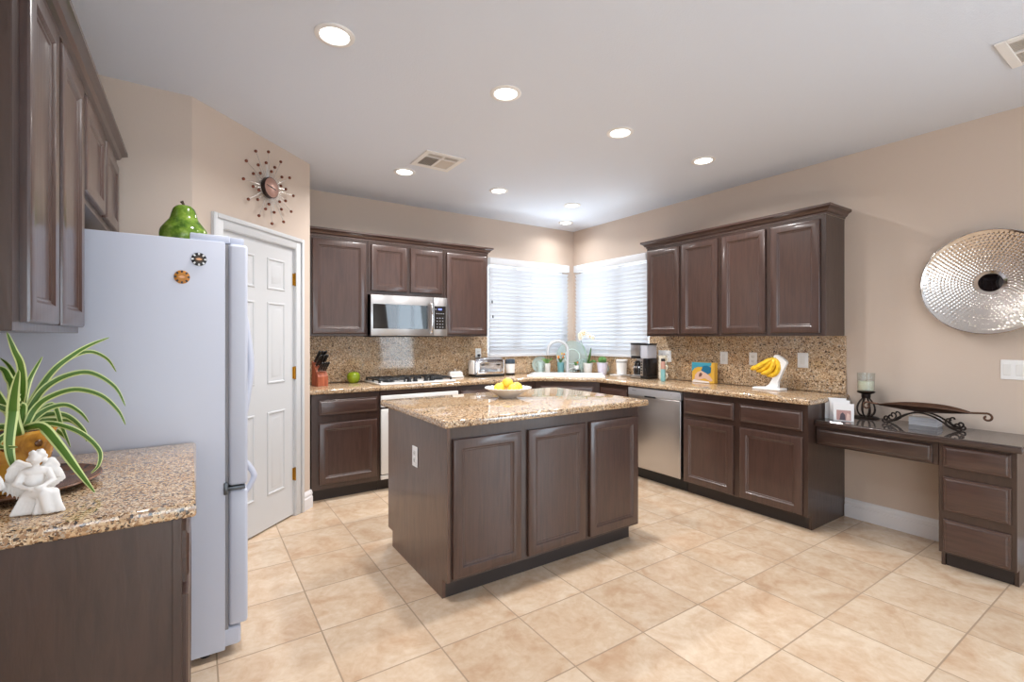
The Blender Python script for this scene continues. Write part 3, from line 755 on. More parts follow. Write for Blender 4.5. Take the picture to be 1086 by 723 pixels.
def vent(cx, cy, h, label, style):
    t = thing('ceiling_vent', label, 'vent', (cx, cy, H))
    F = Fr((cx - h, cy - h, H), (1, 0, 0), (0, 1, 0), (0, 0, -1)); w = 2 * h
    if F.u.cross(F.v).dot(F.n) > 0: pass
    f = MB(); i = .042
    for (a, c, e, g) in ((0, w, 0, i), (0, w, w - i, w), (0, i, i, w - i), (w - i, w, i, w - i)): f.box(a, c, e, g, .0005, .010, .003, 1, fr=F)
    f.box(h - .010, h + .010, i, w - i, .0005, .009, fr=F)
    if style: f.box(i, w - i, h * .62 - .008, h * .62 + .008, .0005, .009, fr=F)
    f.build('frame', WHITE, t)
    MB().box(i, w - i, i, w - i, .0003, .001, fr=F).build('duct_opening', DARKSLOT, t)
    s_ = MB()
    if style:
        yb = h * .62
        for k in range(7):
            x = i + .012 + k * .0165; s_.box(x - .0016, x + .0016, yb + .01, w - i, .001, .0085, fr=F)
        for k in range(3):
            y = i + .014 + k * .014; s_.box(i, w - i, y - .002, y + .002, .001, .008, fr=F)
        s_.box(h + .012, w - i, yb + .01, w - i, .0035, .005, fr=F)
    else:
        for k in range(14):
            x = i + .01 + k * .0195; s_.box(x - .003, x + .003, i, w - i, .001, .0085, fr=F)
    s_.build('louvers', Mat('vent_louver', (205, 196, 186), .5).m, t)
vent(1.590, 3.405, .165, 'square white ceiling vent near the pantry and back cabinets', True)
vent(3.33, .43, .175, 'white ceiling vent at the right edge above the metal wall plate', False)
#PART2
# ================================================================== WALL DECORATION
# starburst clock on the angled wall
CS, CZ = .590, 2.40
t = thing('starburst_clock', 'starburst wall clock with copper beads above the white pantry door', 'clock', tuple(AF.at(CS, CZ, 0)))
COPPER = Mat('copper_bead', (120, 66, 48), .3, .6).m
WIRE = Mat('silver_wire', (190, 188, 186), .25, 1.0).m
MB().lathe([(.070, .022), (.072, .026), (.072, .050), (.069, .053), (.066, .053), (0, .0525)], AF.at(CS, CZ, 0), 40, sn).build('hub', Mat('dark_clock_rim', (48, 34, 30), .35, .5).m, t)
fc = MB().lathe([(.0665, .0532), (.064, .0545), (0, .0545)], AF.at(CS, CZ, 0), 40, sn).build('clock_face', Mat('rose_clock_face', (176, 136, 122), .35, .3).m, t)
MB().lathe([(.012, .0005), (.012, .024), (0, .024)], AF.at(CS, CZ, 0), 16, sn).build('wall_mount', BLACK, t)
for (ang, ln, w) in ((math.radians(172), .052, .0035), (math.radians(-10), .038, .0045)):
    h = MB(); c_, s_ = math.cos(ang), math.sin(ang)
    h.tube([AF.at(CS - c_ * .012, CZ - s_ * .012, .057), AF.at(CS + c_ * ln, CZ + s_ * ln, .057)], [w, w * .5], 6); h.build('hand', BLACK, t)
for k in range(36):
    outer = k % 3 == 0; a = 2 * PI * (k + .4) / 36
    r1 = .245 if outer else (.165 if k % 3 == 1 else .118)
    c_, s_ = math.cos(a), math.sin(a)
    MB().tube([AF.at(CS + c_ * .06, CZ + s_ * .06, .036), AF.at(CS + c_ * (r1 - .006), CZ + s_ * (r1 - .006), .040)], .0012, 6).build('ray', WIRE, t)
    if k % 3 != 2 or k % 2 == 0:
        MB().ball(AF.at(CS + c_ * r1, CZ + s_ * r1, .040), .0105, n=12).build('bead', COPPER, t)

# hammered metal plate
PC = Vector((XR, .804, 1.70)); PR = .318
t = thing('wall_plate', 'large round hammered silver metal dish hanging on the right wall', 'wall decoration', tuple(PC))
def dish(r): return .016 + .082 * (r / PR) ** 1.8
NR, NA = 104, 432
RS = [.0, .03, .06, .064] + [.066 + (PR - .066) * i / NR for i in range(1, NR + 1)]
dm = []; rr = .082
while rr < PR - .006:
    dm.append((rr, round(2 * PI * rr / (.0145 + .024 * rr))))
    rr += .0115 + .022 * rr
def dent(r, a):
    best = 0
    for k, (r0, n) in enumerate(dm):
        if abs(r - r0) > .02: continue
        sp_ = 2 * PI / n; ph = (a / sp_ + .5 * (k % 2)) % 1.0 - .5
        sz = .0062 + .012 * r0
        d2 = ((r - r0) ** 2 + (ph * sp_ * r0) ** 2) / (sz * sz)
        if d2 < 1: best = max(best, (1 - d2) * (.0012 + .0034 * r0) * (.65 + .7 * ((math.sin(k * 12.9 + round(a / sp_ + .5 * (k % 2) - ph) * 78.2) * 43758.5) % 1)))
    return best
b = MB(); L = []
for r in RS:
    row = []
    for i in range(NA):
        a = 2 * PI * i / NA; d = dish(r) - (dent(r, a) if r > .07 else 0)
        row.append(PC + Vector((-d, r * math.cos(a), r * math.sin(a))) if r > 0 else PC + Vector((-d, 1e-4 * math.cos(a), 1e-4 * math.sin(a))))
    L.append(row)
# rolled rim and back
for (r, d) in ((PR + .004, .097), (PR + .005, .092), (PR, .087), (PR * .6, .026), (.06, .002), (.001, .002)):
    L.append([PC + Vector((-d, r * math.cos(2 * PI * i / NA), r * math.sin(2 * PI * i / NA))) for i in range(NA)])
b.rings(L); b.build('hammered_dish', Mat('hammered_silver', (214, 208, 202), .10, 1.0).m, t, ang=60)
MB().lathe([(.058, .0175), (.056, .0215), (0, .0225)], PC, 40, (-1, 0, 0)).build('mirror_center', Mat('dark_mirror', (90, 92, 98), .02, 1.0).m, t, label='smooth dark mirrored centre')

# ================================================================== ON THE REFRIGERATOR
m = Mat('pear_glaze', (92, 124, 40), .12)
v = m.tc(); n1 = m.noise(v, 22, 4, .6)
m.color(m.ramp(n1.outputs[0], [(.35, (58, 88, 24)), (.55, (104, 132, 44)), (.72, (150, 166, 82))]))
PEARG = m.m
t = thing('ceramic_pear', 'large green glazed ceramic pear on top of the refrigerator', 'ornament', (-.045, 2.70, 1.7625))
prof = [(0, .004), (.055, .0), (.082, .022), (.096, .06), (.094, .095), (.076, .125), (.058, .15), (.050, .178), (.042, .20), (.026, .214), (.010, .213), (0, .209)]
sp2 = [(max(p.x, 0), p.z) for p in smooth([(r, 0, z) for r, z in prof], 4)]
MB().lathe(sp2, (-.045, 2.70, 1.7625), 36).build('pear_body', PEARG, t)
MB().tube([(-.045, 2.70, 1.970), (-.047, 2.70, 1.985), (-.055, 2.695, 1.997)], [.006, .0055, .008], 8).build('stem', Mat('pear_stem', (62, 44, 26), .6).m, t)
def chip(x, z, label, body, spots, mid):
    t = thing('fridge_magnet', label, 'magnet', (x, RY0, z), group='round fridge magnets')
    c = (x, RY0 - .0005, z); ax = (0, -1, 0)
    MB().lathe([(.027, 0), (.027, .005), (.0255, .006), (0, .006)], c, 36, ax).build('chip', body, t)
    F = Fr((x, RY0 - .0062, z), (1, 0, 0), (0, 0, 1), (0, -1, 0)); q = MB()
    for k in range(8):
        a0 = 2 * PI * k / 8
        pts = [(r * math.cos(a0 + d), r * math.sin(a0 + d)) for r, d in ((.018, -.16), (.0262, -.16), (.0262, 0), (.0262, .16), (.018, .16))]
        q.extrude(F, pts, 0, .0006)
    q.build('edge_spots', spots, t)
    MB().lathe([(.0155, .006), (.0155, .0072), (0, .0072)], c, 28, ax).build('center_disc', mid, t)
    q = MB(); q.extrude(F.sub(0, 0, .001), [(-.012, 0), (-.006, .004), (0, .0055), (.006, .004), (.012, 0), (.006, -.004), (0, -.005), (-.006, -.004)], 0, .0006)
    q.build('emblem', Mat('magnet_emblem', (232, 176, 128), .4).m, t)
ORANGE = Mat('magnet_orange', (196, 128, 40), .4).m
chip(.012, 1.680, 'round black and white fridge magnet, the upper one', BLACK, PLAST, Mat('magnet_dark', (70, 48, 28), .4).m)
chip(-.046, 1.603, 'round orange and black fridge magnet, the lower one', ORANGE, BLACK, ORANGE)

# ================================================================== LEFT WORKTOP: PLANT, TRAY, FIGURINES
t = thing('serving_tray', 'dark round tray under the spider plant pot', 'tray', (-.43, 1.86, CT))
m = Mat('tray_lacquer', (96, 62, 46), .25); nn = m.noise(m.tc(), 9, 4, .6, 1.0)
m.color(m.ramp(nn.outputs[0], [(.35, (60, 46, 40)), (.55, (122, 84, 62)), (.7, (150, 108, 84))])); TRAYM = m.m
MB().lathe([(.135, .0005), (.165, .006), (.192, .020), (.196, .022), (.194, .026), (.165, .013), (.13, .008), (0, .008)], (-.43, 1.86, CT), 48).build('tray_dish', TRAYM, t)
t = thing('spider_plant', 'spider plant with striped leaves in an amber glazed pot', 'potted plant', (-.43, 1.84, CT + .009))
m = Mat('amber_glaze', (190, 132, 42), .12); nn = m.noise(m.tc(), 14, 4, .6, .5)
m.color(m.ramp(nn.outputs[0], [(.35, (120, 76, 26)), (.5, (186, 128, 44)), (.7, (214, 164, 74))])); AMBER = m.m
MB().lathe([(.058, 0), (.062, .004), (.080, .05), (.093, .11), (.097, .150), (.100, .158), (.098, .165), (.090, .164), (.086, .150), (0, .148)], (-.43, 1.84, CT + .009), 40).build('pot', AMBER, t)
b = MB()
for k in range(9):
    a = 2 * PI * k / 9; c_ = Vector((-.43, 1.84, CT + .139)) + Vector((math.cos(a), math.sin(a), 0)) * .0945
    b.lathe([(.009, -.004), (.010, .002), (.006, .006), (0, .007)], c_, 12, (math.cos(a), math.sin(a), .1))
b.build('rim_beads', Mat('pot_rim_bead', (92, 58, 28), .2).m, t, kind='stuff')
MB().lathe([(.085, .1485), (.05, .156), (0, .158)], (-.43, 1.84, CT + .009), 24, cap=False).build('soil', Mat('soil', (60, 44, 34), .9).m, t)
LEAVES = [
    (0.011, [(-0.398, 1.8, 1.114), (-0.387, 1.83, 1.164), (-0.346, 1.86, 1.256), (-0.301, 1.89, 1.308), (-0.267, 1.92, 1.336), (-0.229, 1.95, 1.357)]),
    (0.009, [(-0.399, 1.82, 1.111), (-0.386, 1.852, 1.169), (-0.338, 1.884, 1.271), (-0.279, 1.916, 1.313), (-0.236, 1.948, 1.292), (-0.215, 1.98, 1.246)]),
    (0.011, [(-0.388, 1.78, 1.112), (-0.372, 1.783, 1.169), (-0.344, 1.787, 1.22), (-0.298, 1.79, 1.251), (-0.249, 1.793, 1.255), (-0.198, 1.797, 1.212), (-0.174, 1.8, 1.153)]),
    (0.01, [(-0.383, 1.76, 1.111), (-0.361, 1.757, 1.163), (-0.332, 1.753, 1.194), (-0.279, 1.75, 1.213), (-0.224, 1.747, 1.194), (-0.186, 1.743, 1.15), (-0.168, 1.74, 1.106)]),
    (0.01, [(-0.389, 1.8, 1.101), (-0.372, 1.812, 1.133), (-0.345, 1.824, 1.157), (-0.311, 1.836, 1.163), (-0.282, 1.848, 1.137), (-0.265, 1.86, 1.104)]),
    (0.018, [(-0.39, 1.74, 1.1), (-0.392, 1.713, 1.157), (-0.383, 1.687, 1.217), (-0.369, 1.66, 1.275)]),
    (0.016, [(-0.41, 1.79, 1.18), (-0.395, 1.74, 1.205), (-0.391, 1.705, 1.16), (-0.393, 1.69, 1.085), (-0.385, 1.69, 1.03), (-0.365, 1.70, 0.986)]),
    (0.01, [(-0.408, 1.86, 1.138), (-0.408, 1.9, 1.199), (-0.404, 1.94, 1.245), (-0.389, 1.98, 1.299)]),
    (0.012, [(-0.392, 1.79, 1.2), (-0.385, 1.75, 1.28), (-0.393, 1.73, 1.323), (-0.404, 1.72, 1.37)]),
    (0.013, [(-0.412, 1.8, 1.216), (-0.423, 1.813, 1.247), (-0.437, 1.827, 1.27), (-0.462, 1.84, 1.278)]),
    (0.013, [(-0.403, 1.8, 1.146), (-0.425, 1.8, 1.163), (-0.447, 1.8, 1.173), (-0.468, 1.8, 1.152)]),
    (0.016, [(-0.368, 1.74, 1.117), (-0.335, 1.71, 1.12), (-0.296, 1.68, 1.07), (-0.258, 1.65, 1.011), (-0.219, 1.62, 0.953)]),
    (0.009, [(-0.381, 1.8, 1.111), (-0.333, 1.792, 1.118), (-0.272, 1.784, 1.087), (-0.231, 1.776, 1.035), (-0.23, 1.768, 0.995), (-0.246, 1.76, 0.974)]),
    (0.011, [(-0.392, 1.84, 1.111), (-0.363, 1.855, 1.135), (-0.317, 1.87, 1.128), (-0.281, 1.885, 1.08), (-0.276, 1.9, 1.042)]),
    (0.009, [(-0.391, 1.82, 1.114), (-0.341, 1.833, 1.167), (-0.322, 1.847, 1.099), (-0.306, 1.86, 1.036)]),
    (0.012, [(-0.41, 1.78, 1.111), (-0.428, 1.767, 1.122), (-0.445, 1.753, 1.104), (-0.457, 1.74, 1.057)]),
    (0.012, [(-0.416, 1.83, 1.111), (-0.449, 1.853, 1.19), (-0.477, 1.877, 1.221), (-0.51, 1.9, 1.221)]),
    (0.01, [(-0.42, 1.9, 1.105), (-0.427, 1.933, 1.188), (-0.453, 1.967, 1.263), (-0.484, 2.0, 1.296)]),
    (0.01, [(-0.406, 1.74, 1.106), (-0.419, 1.72, 1.092), (-0.412, 1.7, 1.081), (-0.376, 1.68, 1.08)]),
    (0.01, [(-0.402, 1.87, 1.095), (-0.377, 1.895, 1.114), (-0.345, 1.92, 1.111), (-0.317, 1.945, 1.099), (-0.297, 1.97, 1.068)]),
    (0.012, [(-0.394, 1.77, 1.111), (-0.382, 1.753, 1.173), (-0.389, 1.737, 1.176), (-0.377, 1.72, 1.192)]),
    (0.01, [(-0.397, 1.86, 1.092), (-0.357, 1.883, 1.097), (-0.333, 1.907, 1.069), (-0.321, 1.93, 1.042)]),
]
LEAFG = Mat('leaf_green', (76, 112, 36), .4, Specular_IOR_Level=.4).m
LEAFC = Mat('leaf_cream_edge', (206, 218, 150), .4).m
def leaf(parent, pts, w, name='leaf', mats=None, up=None, n=6):
    P = smooth(pts, n); N = len(P); bm = MB(); rows = []
    for i, p in enumerate(P):
        tt = i / (N - 1); tn = (P[min(i + 1, N - 1)] - P[max(i - 1, 0)]).normalized()
        look = Vector((-.25, 1, .1)); side = tn.cross(look)
        if side.length < .2: side = tn.cross(Vector((1, 0, 0)))
        side.normalize(); nn_ = side.cross(tn).normalized()
        ww = w * min(1, (.45 + 2.2 * tt)) * (1 - tt ** 3.2) ** .8 + .0008
        rows.append([p + side * (ww * k) + nn_ * (ww * .35 * abs(k)) for k in (-1, -.62, 0, .62, 1)])
    vr = [[bm.bm.verts.new(q) for q in r] for r in rows]
    vb = [[bm.bm.verts.new(q + (r[2] - r[2]) + Vector((0, .0009, -.0006))) for q in r] for r in rows]
    for i in range(N - 1):
        for k in range(4):
            mi = 1 if k in (0, 3) else 0
            f = bm.bm.faces.new((vr[i][k], vr[i][k + 1], vr[i + 1][k + 1], vr[i + 1][k])); f.material_index = mi
            f = bm.bm.faces.new((vb[i][k], vb[i + 1][k], vb[i + 1][k + 1], vb[i][k + 1])); f.material_index = mi
        for k in (0, 4):
            f = bm.bm.faces.new((vr[i][k], vr[i + 1][k], vb[i + 1][k], vb[i][k])); f.material_index = 1
    return bm.build(name, mats or [LEAFG, LEAFC], parent, ang=60)
for (w, pts) in LEAVES:
    L0 = [Vector(p) for p in pts]
    root = Vector((-.425, 1.84, CT + .16))
    if (L0[0] - root).length > .03: L0 = [root] + L0
    leaf(t, L0, w * .74)

def sculpt(name, mb, mat, parent, voxel=.0022):
    o = mb.build(name, mat, parent, fix=False)
    md = o.modifiers.new('skin', 'REMESH'); md.mode = 'VOXEL'; md.voxel_size = voxel; md.use_smooth_shade = True
    sm = o.modifiers.new('soft', 'SMOOTH'); sm.factor = .5; sm.iterations = 2
    dg = bpy.context.evaluated_depsgraph_get()
    me = bpy.data.meshes.new_from_object(o.evaluated_get(dg)); o.modifiers.clear(); o.data = me
    for p in me.polygons: p.use_smooth = True
    return o
PLASTER = Mat('white_plaster', (236, 233, 230), .55).m
def angel(name, loc, label, rz):
    t = thing(name, label, 'figurine', (0, 0, 0), 0); b = MB()
    def chain(p, q, r0, r1, n=7):
        p, q = Vector(p), Vector(q)
        for k in range(n):
            f = k / (n - 1); rr_ = r0 + (r1 - r0) * f; b.ball(p.lerp(q, f), rr_, n=12)
    def fea(p, q, w, th):                       # one feather: a flat blade from p to q
        p, q = Vector(p), Vector(q); d = q - p
        rot = d.to_track_quat('Z', 'Y').to_matrix().to_4x4()
        b.ball((p + q) / 2, w, th, d.length * .55, n=12, rot=rot)
    # robe spreading over the seat, knees to the right front
    b.ball((0, .004, .010), .036, .026, .010); b.ball((-.004, 0, .028), .024, .020, .024)
    chain((-.006, -.004, .040), (.020, -.026, .044), .0135, .0115); chain((.004, .000, .040), (.030, -.020, .042), .0135, .011)
    chain((.020, -.028, .042), (.026, -.032, .008), .0105, .008); chain((.031, -.022, .040), (.040, -.024, .008), .0105, .008)
    for k in range(6): chain((.010 + .005 * k, -.024 - .002 * k + .004 * max(0, k - 2), .040), (.006 + .0085 * k, -.031 + .002 * max(0, k - 3), .004), .0032, .0042, 9)
    for k in range(5): chain((-.020 + .006 * k, -.014, .034), (-.030 + .007 * k, -.022, .004), .0035, .0045, 9)
    # torso, neck, head with curled hair
    b.ball((-.004, 0, .070), .0165, .0125, .026); b.ball((-.003, -.001, .088), .0205, .012, .010); chain((-.002, -.002, .092), (.0, -.004, .106), .006, .006, 4)
    b.ball((.001, -.007, .1165), .0105, .0115, .0135); b.ball((.001, -.0188, .115), .0022, .003, .003)
    for k in range(22):
        a = k * 2.4; z = .110 + .021 * (k / 21); rr_ = .0125 * math.sqrt(max(.05, 1 - ((z - .113) / .021) ** 2))
        x, y = rr_ * math.cos(a), .001 + rr_ * math.sin(a)
        if y < -.004 and z < .124: continue
        b.ball((.001 + x, y - .003, z), .0047, n=8)
    # arms folding to the lap
    chain((-.020, -.001, .088), (-.029, -.010, .064), .0068, .0056); chain((-.029, -.010, .064), (-.006, -.024, .056), .0056, .0042)
    chain((.017, -.001, .088), (.028, -.008, .066), .0068, .0056); chain((.028, -.008, .066), (.014, -.026, .058), .0056, .0042)
    b.ball((-.001, -.026, .056), .006, .004, .0045); b.ball((.010, -.028, .058), .006, .004, .0045)
    # wings: overlapping feathers
    for sg, sc_ in ((-1, 1.0), (1, .72)):
        chain((sg * .008 - .003, .010, .092), (sg * .030 * sc_ - .003, .014, .106), .0055, .0065); chain((sg * .030 * sc_ - .003, .014, .106), (sg * .044 * sc_ - .003, .015, .092), .0065, .004)
        for k in range(7):
            f = k / 6; x0 = sg * (.012 + .032 * f) * sc_ - .003
            fea((x0, .014 + .001 * k, .104 - .016 * f * f), (x0 + sg * (.002 + .010 * f) * sc_, .018 + .001 * k, .020 + .018 * f * f + (0 if sg < 0 else .02)), .0048, .0026)
            fea((x0, .011, .102 - .012 * f), (x0 + sg * .004, .013, .066), .0045, .0025)
    o = sculpt('figurine_body', b, PLASTER, t)
    mn = min(v_.co.z for v_ in o.data.vertices)
    for v_ in o.data.vertices: v_.co.z -= mn
    t.location = loc; t.rotation_euler = (0, 0, rz); return t
a1 = angel('angel_figurine', (-.325, 1.605, CT + .0005), 'white seated angel figurine in front of the spider plant pot', -.1); a1.scale = (1.2, 1.2, 1.13)
a2 = copy_thing(a1, (-.433, 1.600, CT + .0005), 'white figurine cut off by the left picture edge', -.5)

# ================================================================== BACK WORKTOP
# knife block
KX, KY = .925, 4.45
t = thing('knife_block', 'reddish wooden knife block in the left corner of the back worktop', 'knife block', (KX, KY, CT), .25)
m = Mat('red_wood', (168, 88, 58), .35); nn = m.noise(m.tc((60, 60, 6)), 1, 3)
m.color(m.ramp(nn.outputs[0], [(.3, (138, 66, 42)), (.7, (188, 108, 76))])); REDW = m.m
KM = wmat(t); kfr = Fr(KM @ Vector((-.045, 0, 0)), KM.to_3x3() @ Vector((0, 1, 0)), (0, 0, 1), KM.to_3x3() @ Vector((1, 0, 0)))
MB().extrude(kfr, [(-.065, .0006), (.055, .0006), (.055, .215), (-.010, .150), (-.065, .085)], 0, .092).build('block', REDW, t)
KSTEEL = CHROME
def knife(px, py, pz, ln, w, i):
    k = thing('kitchen_knife', 'black-handled knife standing in the reddish wooden block', 'knife', (0, 0, 0), 0, 'knives in the wooden block')
    hd = MB(); hd.box(-w, w, -.009, .009, .012, ln, .006, 3); hd.build('handle', BLACK, k)
    bl = MB(); bl.box(-w * .9, w * .9, -.0012, .0012, -.055, .011); bl.box(-w, w, -.0075, .0075, .006, .0125, .001, 1); bl.build('blade', KSTEEL, k)
    rv = MB()
    for z in (.03, .055): rv.lathe([(.003, -.0095), (.003, .0095)], (0, 0, z), 8, (0, 1, 0))
    rv.build('rivets', KSTEEL, k, kind='stuff')
    p = KM @ Vector((px, py, pz)); k.location = p; k.rotation_euler = (math.radians(38), math.radians(6), .25); return k
kk = 0
for (py, pz, ln) in ((.038, .200, .135), (.008, .170, .130), (-.032, .122, .110)):
    for px in ((-.028, .002, .030) if py > -.02 else (-.03, -.008, .012, .032)):
        knife(px, py, pz + .004, ln, .0075 if py < -.02 else .011, kk); kk += 1
# green apple
t = thing('apple', 'large green apple beside the cooktop', 'apple', (1.255, 4.56, CT))
pr = [(0, .010), (.02, .003), (.034, .001), (.052, .02), (.060, .050), (.056, .080), (.040, .098), (.022, .102), (.008, .094), (0, .088)]
MB().lathe([(max(p.x, 0), p.z) for p in smooth([(r, 0, z) for r, z in pr], 4)], (1.255, 4.56, CT), 32).build('apple_body', Mat('apple_green', (138, 158, 34), .15).m, t)
MB().tube([(1.255, 4.56, CT + .088), (1.256, 4.56, CT + .104), (1.262, 4.558, CT + .115)], [.003, .0025, .0035], 8).build('stem', Mat('apple_stem', (70, 50, 28), .6).m, t)
# butter dish
t = thing('butter_dish', 'white lidded butter dish right of the cooktop', 'dish', (2.345, 4.585, CT))
MB().box(2.255, 2.435, 4.54, 4.63, CT + .0005, CT + .014, .006, 3).build('plate', CERAM, t)
MB().loft(Fr((2.268, 4.55, CT + .0145), (1, 0, 0), (0, 1, 0), (0, 0, 1)), .154, .07, [(0, 0), (.001, .030), (.006, .042), (.016, .050), (.026, .053)]).build('lid', CERAM, t)
MB().lathe([(.006, 0), (.006, .008), (.011, .014), (.010, .021), (0, .024)], (2.345, 4.585, CT + .067), 16).build('knob', CERAM, t)
# toaster
t = thing('toaster', 'chrome four-slice toaster under the back wall outlet', 'toaster', (2.70, 4.52, CT), -.05)
TM = wmat(t)
TF = Fr(TM @ Vector((-.18, -.085, 0)), TM.to_3x3() @ Vector((1, 0, 0)), TM.to_3x3() @ Vector((0, 1, 0)), (0, 0, 1))
MB().loft(TF, .365, .17, [(.004, .001), (0, .006), (0, .022), (.006, .026)]).build('base', BLACK, t)
MB().loft(TF.sub(.008, .008), .349, .154, [(0, .0265), (0, .168), (.006, .190), (.018, .204), (.032, .208)]).build('body', CHROME, t)
for v_ in (.045, .105): MB().box(.05, .315, v_, v_ + .022, .2075, .2095, fr=TF).build('slot', DARKSLOT, t)
MB().loft(Fr(TF.at(.02, 0, .03), TF.u, (0, 0, 1), -TF.v), .325, .150, [(0, -.006), (0, .004), (.012, .008), (.03, .008)]).build('front_panel', CHROME, t)
for u_ in (.085, .28):
    MB().box(u_ - .018, u_ + .018, -.024, -.006, .125, .14, .004, fr=TF).build('lever', BLACK, t)
    MB().lathe([(.014, .0), (.014, .014), (.010, .017), (0, .017)], TF.at(u_, -.0075, .065), 16, -TF.v).build('dial', NICKEL, t)
for u_ in (-.012, .357): MB().box(u_, u_ + .020, .02, .15, .03, .180, .009, 3, fr=TF).build('end_cap', PLAST, t)
# coffee grinder
t = thing('coffee_grinder', 'small white grinder with a dark lid right of the toaster', 'grinder', (3.045, 4.56, CT))
MB().lathe([(.052, .0005), (.054, .004), (.054, .018), (.050, .022)], (3.045, 4.56, CT), 28).build('base', BLACK, t)
MB().lathe([(.050, .0225), (.053, .06), (.056, .120), (.056, .128)], (3.045, 4.56, CT), 32).build('body', PLAST, t)
MB().lathe([(.058, .1285), (.059, .135), (.057, .165), (.050, .178), (.030, .184), (0, .185)], (3.045, 4.56, CT), 32).build('lid', Mat('smoky_lid', (60, 72, 84), .12).m, t)

# --- corner behind the sink
def pot(name, label, u, v, r0, r1, h, mat, cat='potted plant'):
    t = thing(name, label, cat, tuple(sp(u, v, .0005)))
    MB().lathe([(r0, 0), (r0 + .001, .003), (r1, h - .004), (r1 + .002, h), (r1 - .003, h), (r1 - .006, h - .012), (0, h - .013)], sp(u, v, .0005), 28).build('pot', mat, t)
    return t
GRN = Mat('succulent_green', (120, 158, 92), .5).m; GRN2 = Mat('deep_green', (84, 128, 66), .45).m
AQUAC = Mat('aqua_ceramic', (120, 176, 186), .2).m
def plant_leaves(t, c, n, ln, w, mats, lean=.6, seed=1, name='leaf'):
    rnd = random.Random(seed)
    for k in range(n):
        a = 2 * PI * k / n + rnd.uniform(-.3, .3); l = ln * rnd.uniform(.75, 1.1); o_ = lean * rnd.uniform(.6, 1.1)
        d = Vector((math.cos(a), math.sin(a), 0))
        leaf(t, [c, c + d * l * .35 * o_ + Vector((0, 0, l * .5)), c + d * l * .9 * o_ + Vector((0, 0, l * .8))], w, name, mats, n=4)
t = thing('tumbler', 'aqua glass tumbler, leftmost item behind the corner sink', 'glass', tuple(sp(-.330, .615, .0005)))
MB().lathe([(.033, 0), (.038, .14), (.0355, .14), (.031, .012), (0, .011)], sp(-.330, .615, .0005), 28, cap=True).build('glass_body', AQUA, t)
t = pot('potted_succulent', 'pale green succulent in a small white pot beside the aqua tumbler', -.240, .63, .028, .035, .12, CERAM)
plant_leaves(t, sp(-.240, .63, .108), 11, .085, .014, [GRN, GRN], .9, 3)
t = pot('flowering_plant', 'yellow and orange flowers in an aqua pot just left of the faucet', -.085, .68, .036, .042, .13, AQUAC)
plant_leaves(t, sp(-.085, .68, .118), 7, .09, .010, [GRN2, GRN2], .7, 5)
YEL = Mat('yellow_petals', (238, 190, 84), .5).m; ORG = Mat('orange_petals', (222, 130, 72), .5).m
rnd = random.Random(4)
for k in range(8):
    c_ = sp(-.085 + rnd.uniform(-.045, .045), .68 + rnd.uniform(-.04, .03), .17 + rnd.uniform(0, .075))
    q = MB()
    for j in range(5):
        a = 2 * PI * j / 5; q.ball(c_ + Vector((math.cos(a) * .008, -.003, math.sin(a) * .008)), .0075, .004, .0075, n=8)
    q.build('flower', YEL if k % 2 else ORG, t)
    MB().tube([sp(-.085, .68, .118), c_ + Vector((0, .003, -.005))], .0014, 5).build('stalk', GRN2, t)
# glass plates leaning in the corner
def glass_plate(u, v, r, lean, label):
    c0 = sp(u, v, .0005); n_ = (-SV * math.cos(lean) + Vector((0, 0, math.sin(lean)))).normalized()
    upv = (SV * math.sin(lean) + Vector((0, 0, math.cos(lean))))
    t = thing('glass_plate', label, 'plate', tuple(c0), group='aqua glass plates')
    cc = c0 + upv * (r + .001)
    MB().lathe([(0, 0), (r * .6, 0), (r * .9, .012), (r, .022), (r, .026), (r * .88, .017), (r * .6, .005), (0, .005)], cc, 48, n_, cap=False).build('plate_disc', AQUA, t)
    MB().lathe([(r * .45, .0055), (r * .47, .008), (r * .50, .0055)], cc, 40, n_, cap=False).build('etched_ring', Mat('frosted_ring', (206, 226, 226), .5).m, t)
glass_plate(.045, .86, .195, .16, 'large round aqua glass plate standing in the corner behind the faucet')
glass_plate(-.335, .69, .10, .10, 'aqua glass plate leaning behind the aqua tumbler')
glass_plate(.425, .690, .062, .08, 'small aqua glass plate half hidden behind the cactus pot')
# caddy with a small planter
t = thing('sponge_caddy', 'small bronze wire caddy right of the faucet base', 'caddy', tuple(sp(.105, .60, .0005)))
b = MB(); F3 = SF.sub(.065, .565, .0)
for z in (.006, .048):
    b.tube([F3.at(0, 0, z), F3.at(.085, 0, z), F3.at(.085, .06, z), F3.at(0, .06, z), F3.at(0, 0, z)], .004, 6)
for a_, c_ in ((0, 0), (.028, 0), (.056, 0), (.085, 0), (0, .06), (.085, .06)): b.tube([F3.at(a_, c_, .001), F3.at(a_, c_, .048)], .0035, 6)
b.box(0, .085, 0, .06, .004, .008, fr=F3); b.box(0, .085, 0, .06, .048, .053, fr=F3); b.build('wire_frame', IRON, t, kind='stuff')
t = thing('small_planter', 'little white planter with green leaf and orange bud on the bronze caddy', 'potted plant', tuple(sp(.105, .595, .0537)))
MB().lathe([(.024, 0), (.030, .045), (.027, .046), (.024, .038), (0, .037)], sp(.105, .595, .0537), 24).build('pot', CERAM, t)
plant_leaves(t, sp(.105, .595, .092), 5, .075, .013, [GRN2, GRN2], .6, 8)
MB().ball(sp(.118, .585, .135), .010, .010, .013, n=10).build('bud', ORG, t)
t = thing('fluted_vase', 'pale aqua fluted glass vase left of the orchid pot', 'vase', tuple(sp(.165, .755, .0005)))
b = MB(); L = []
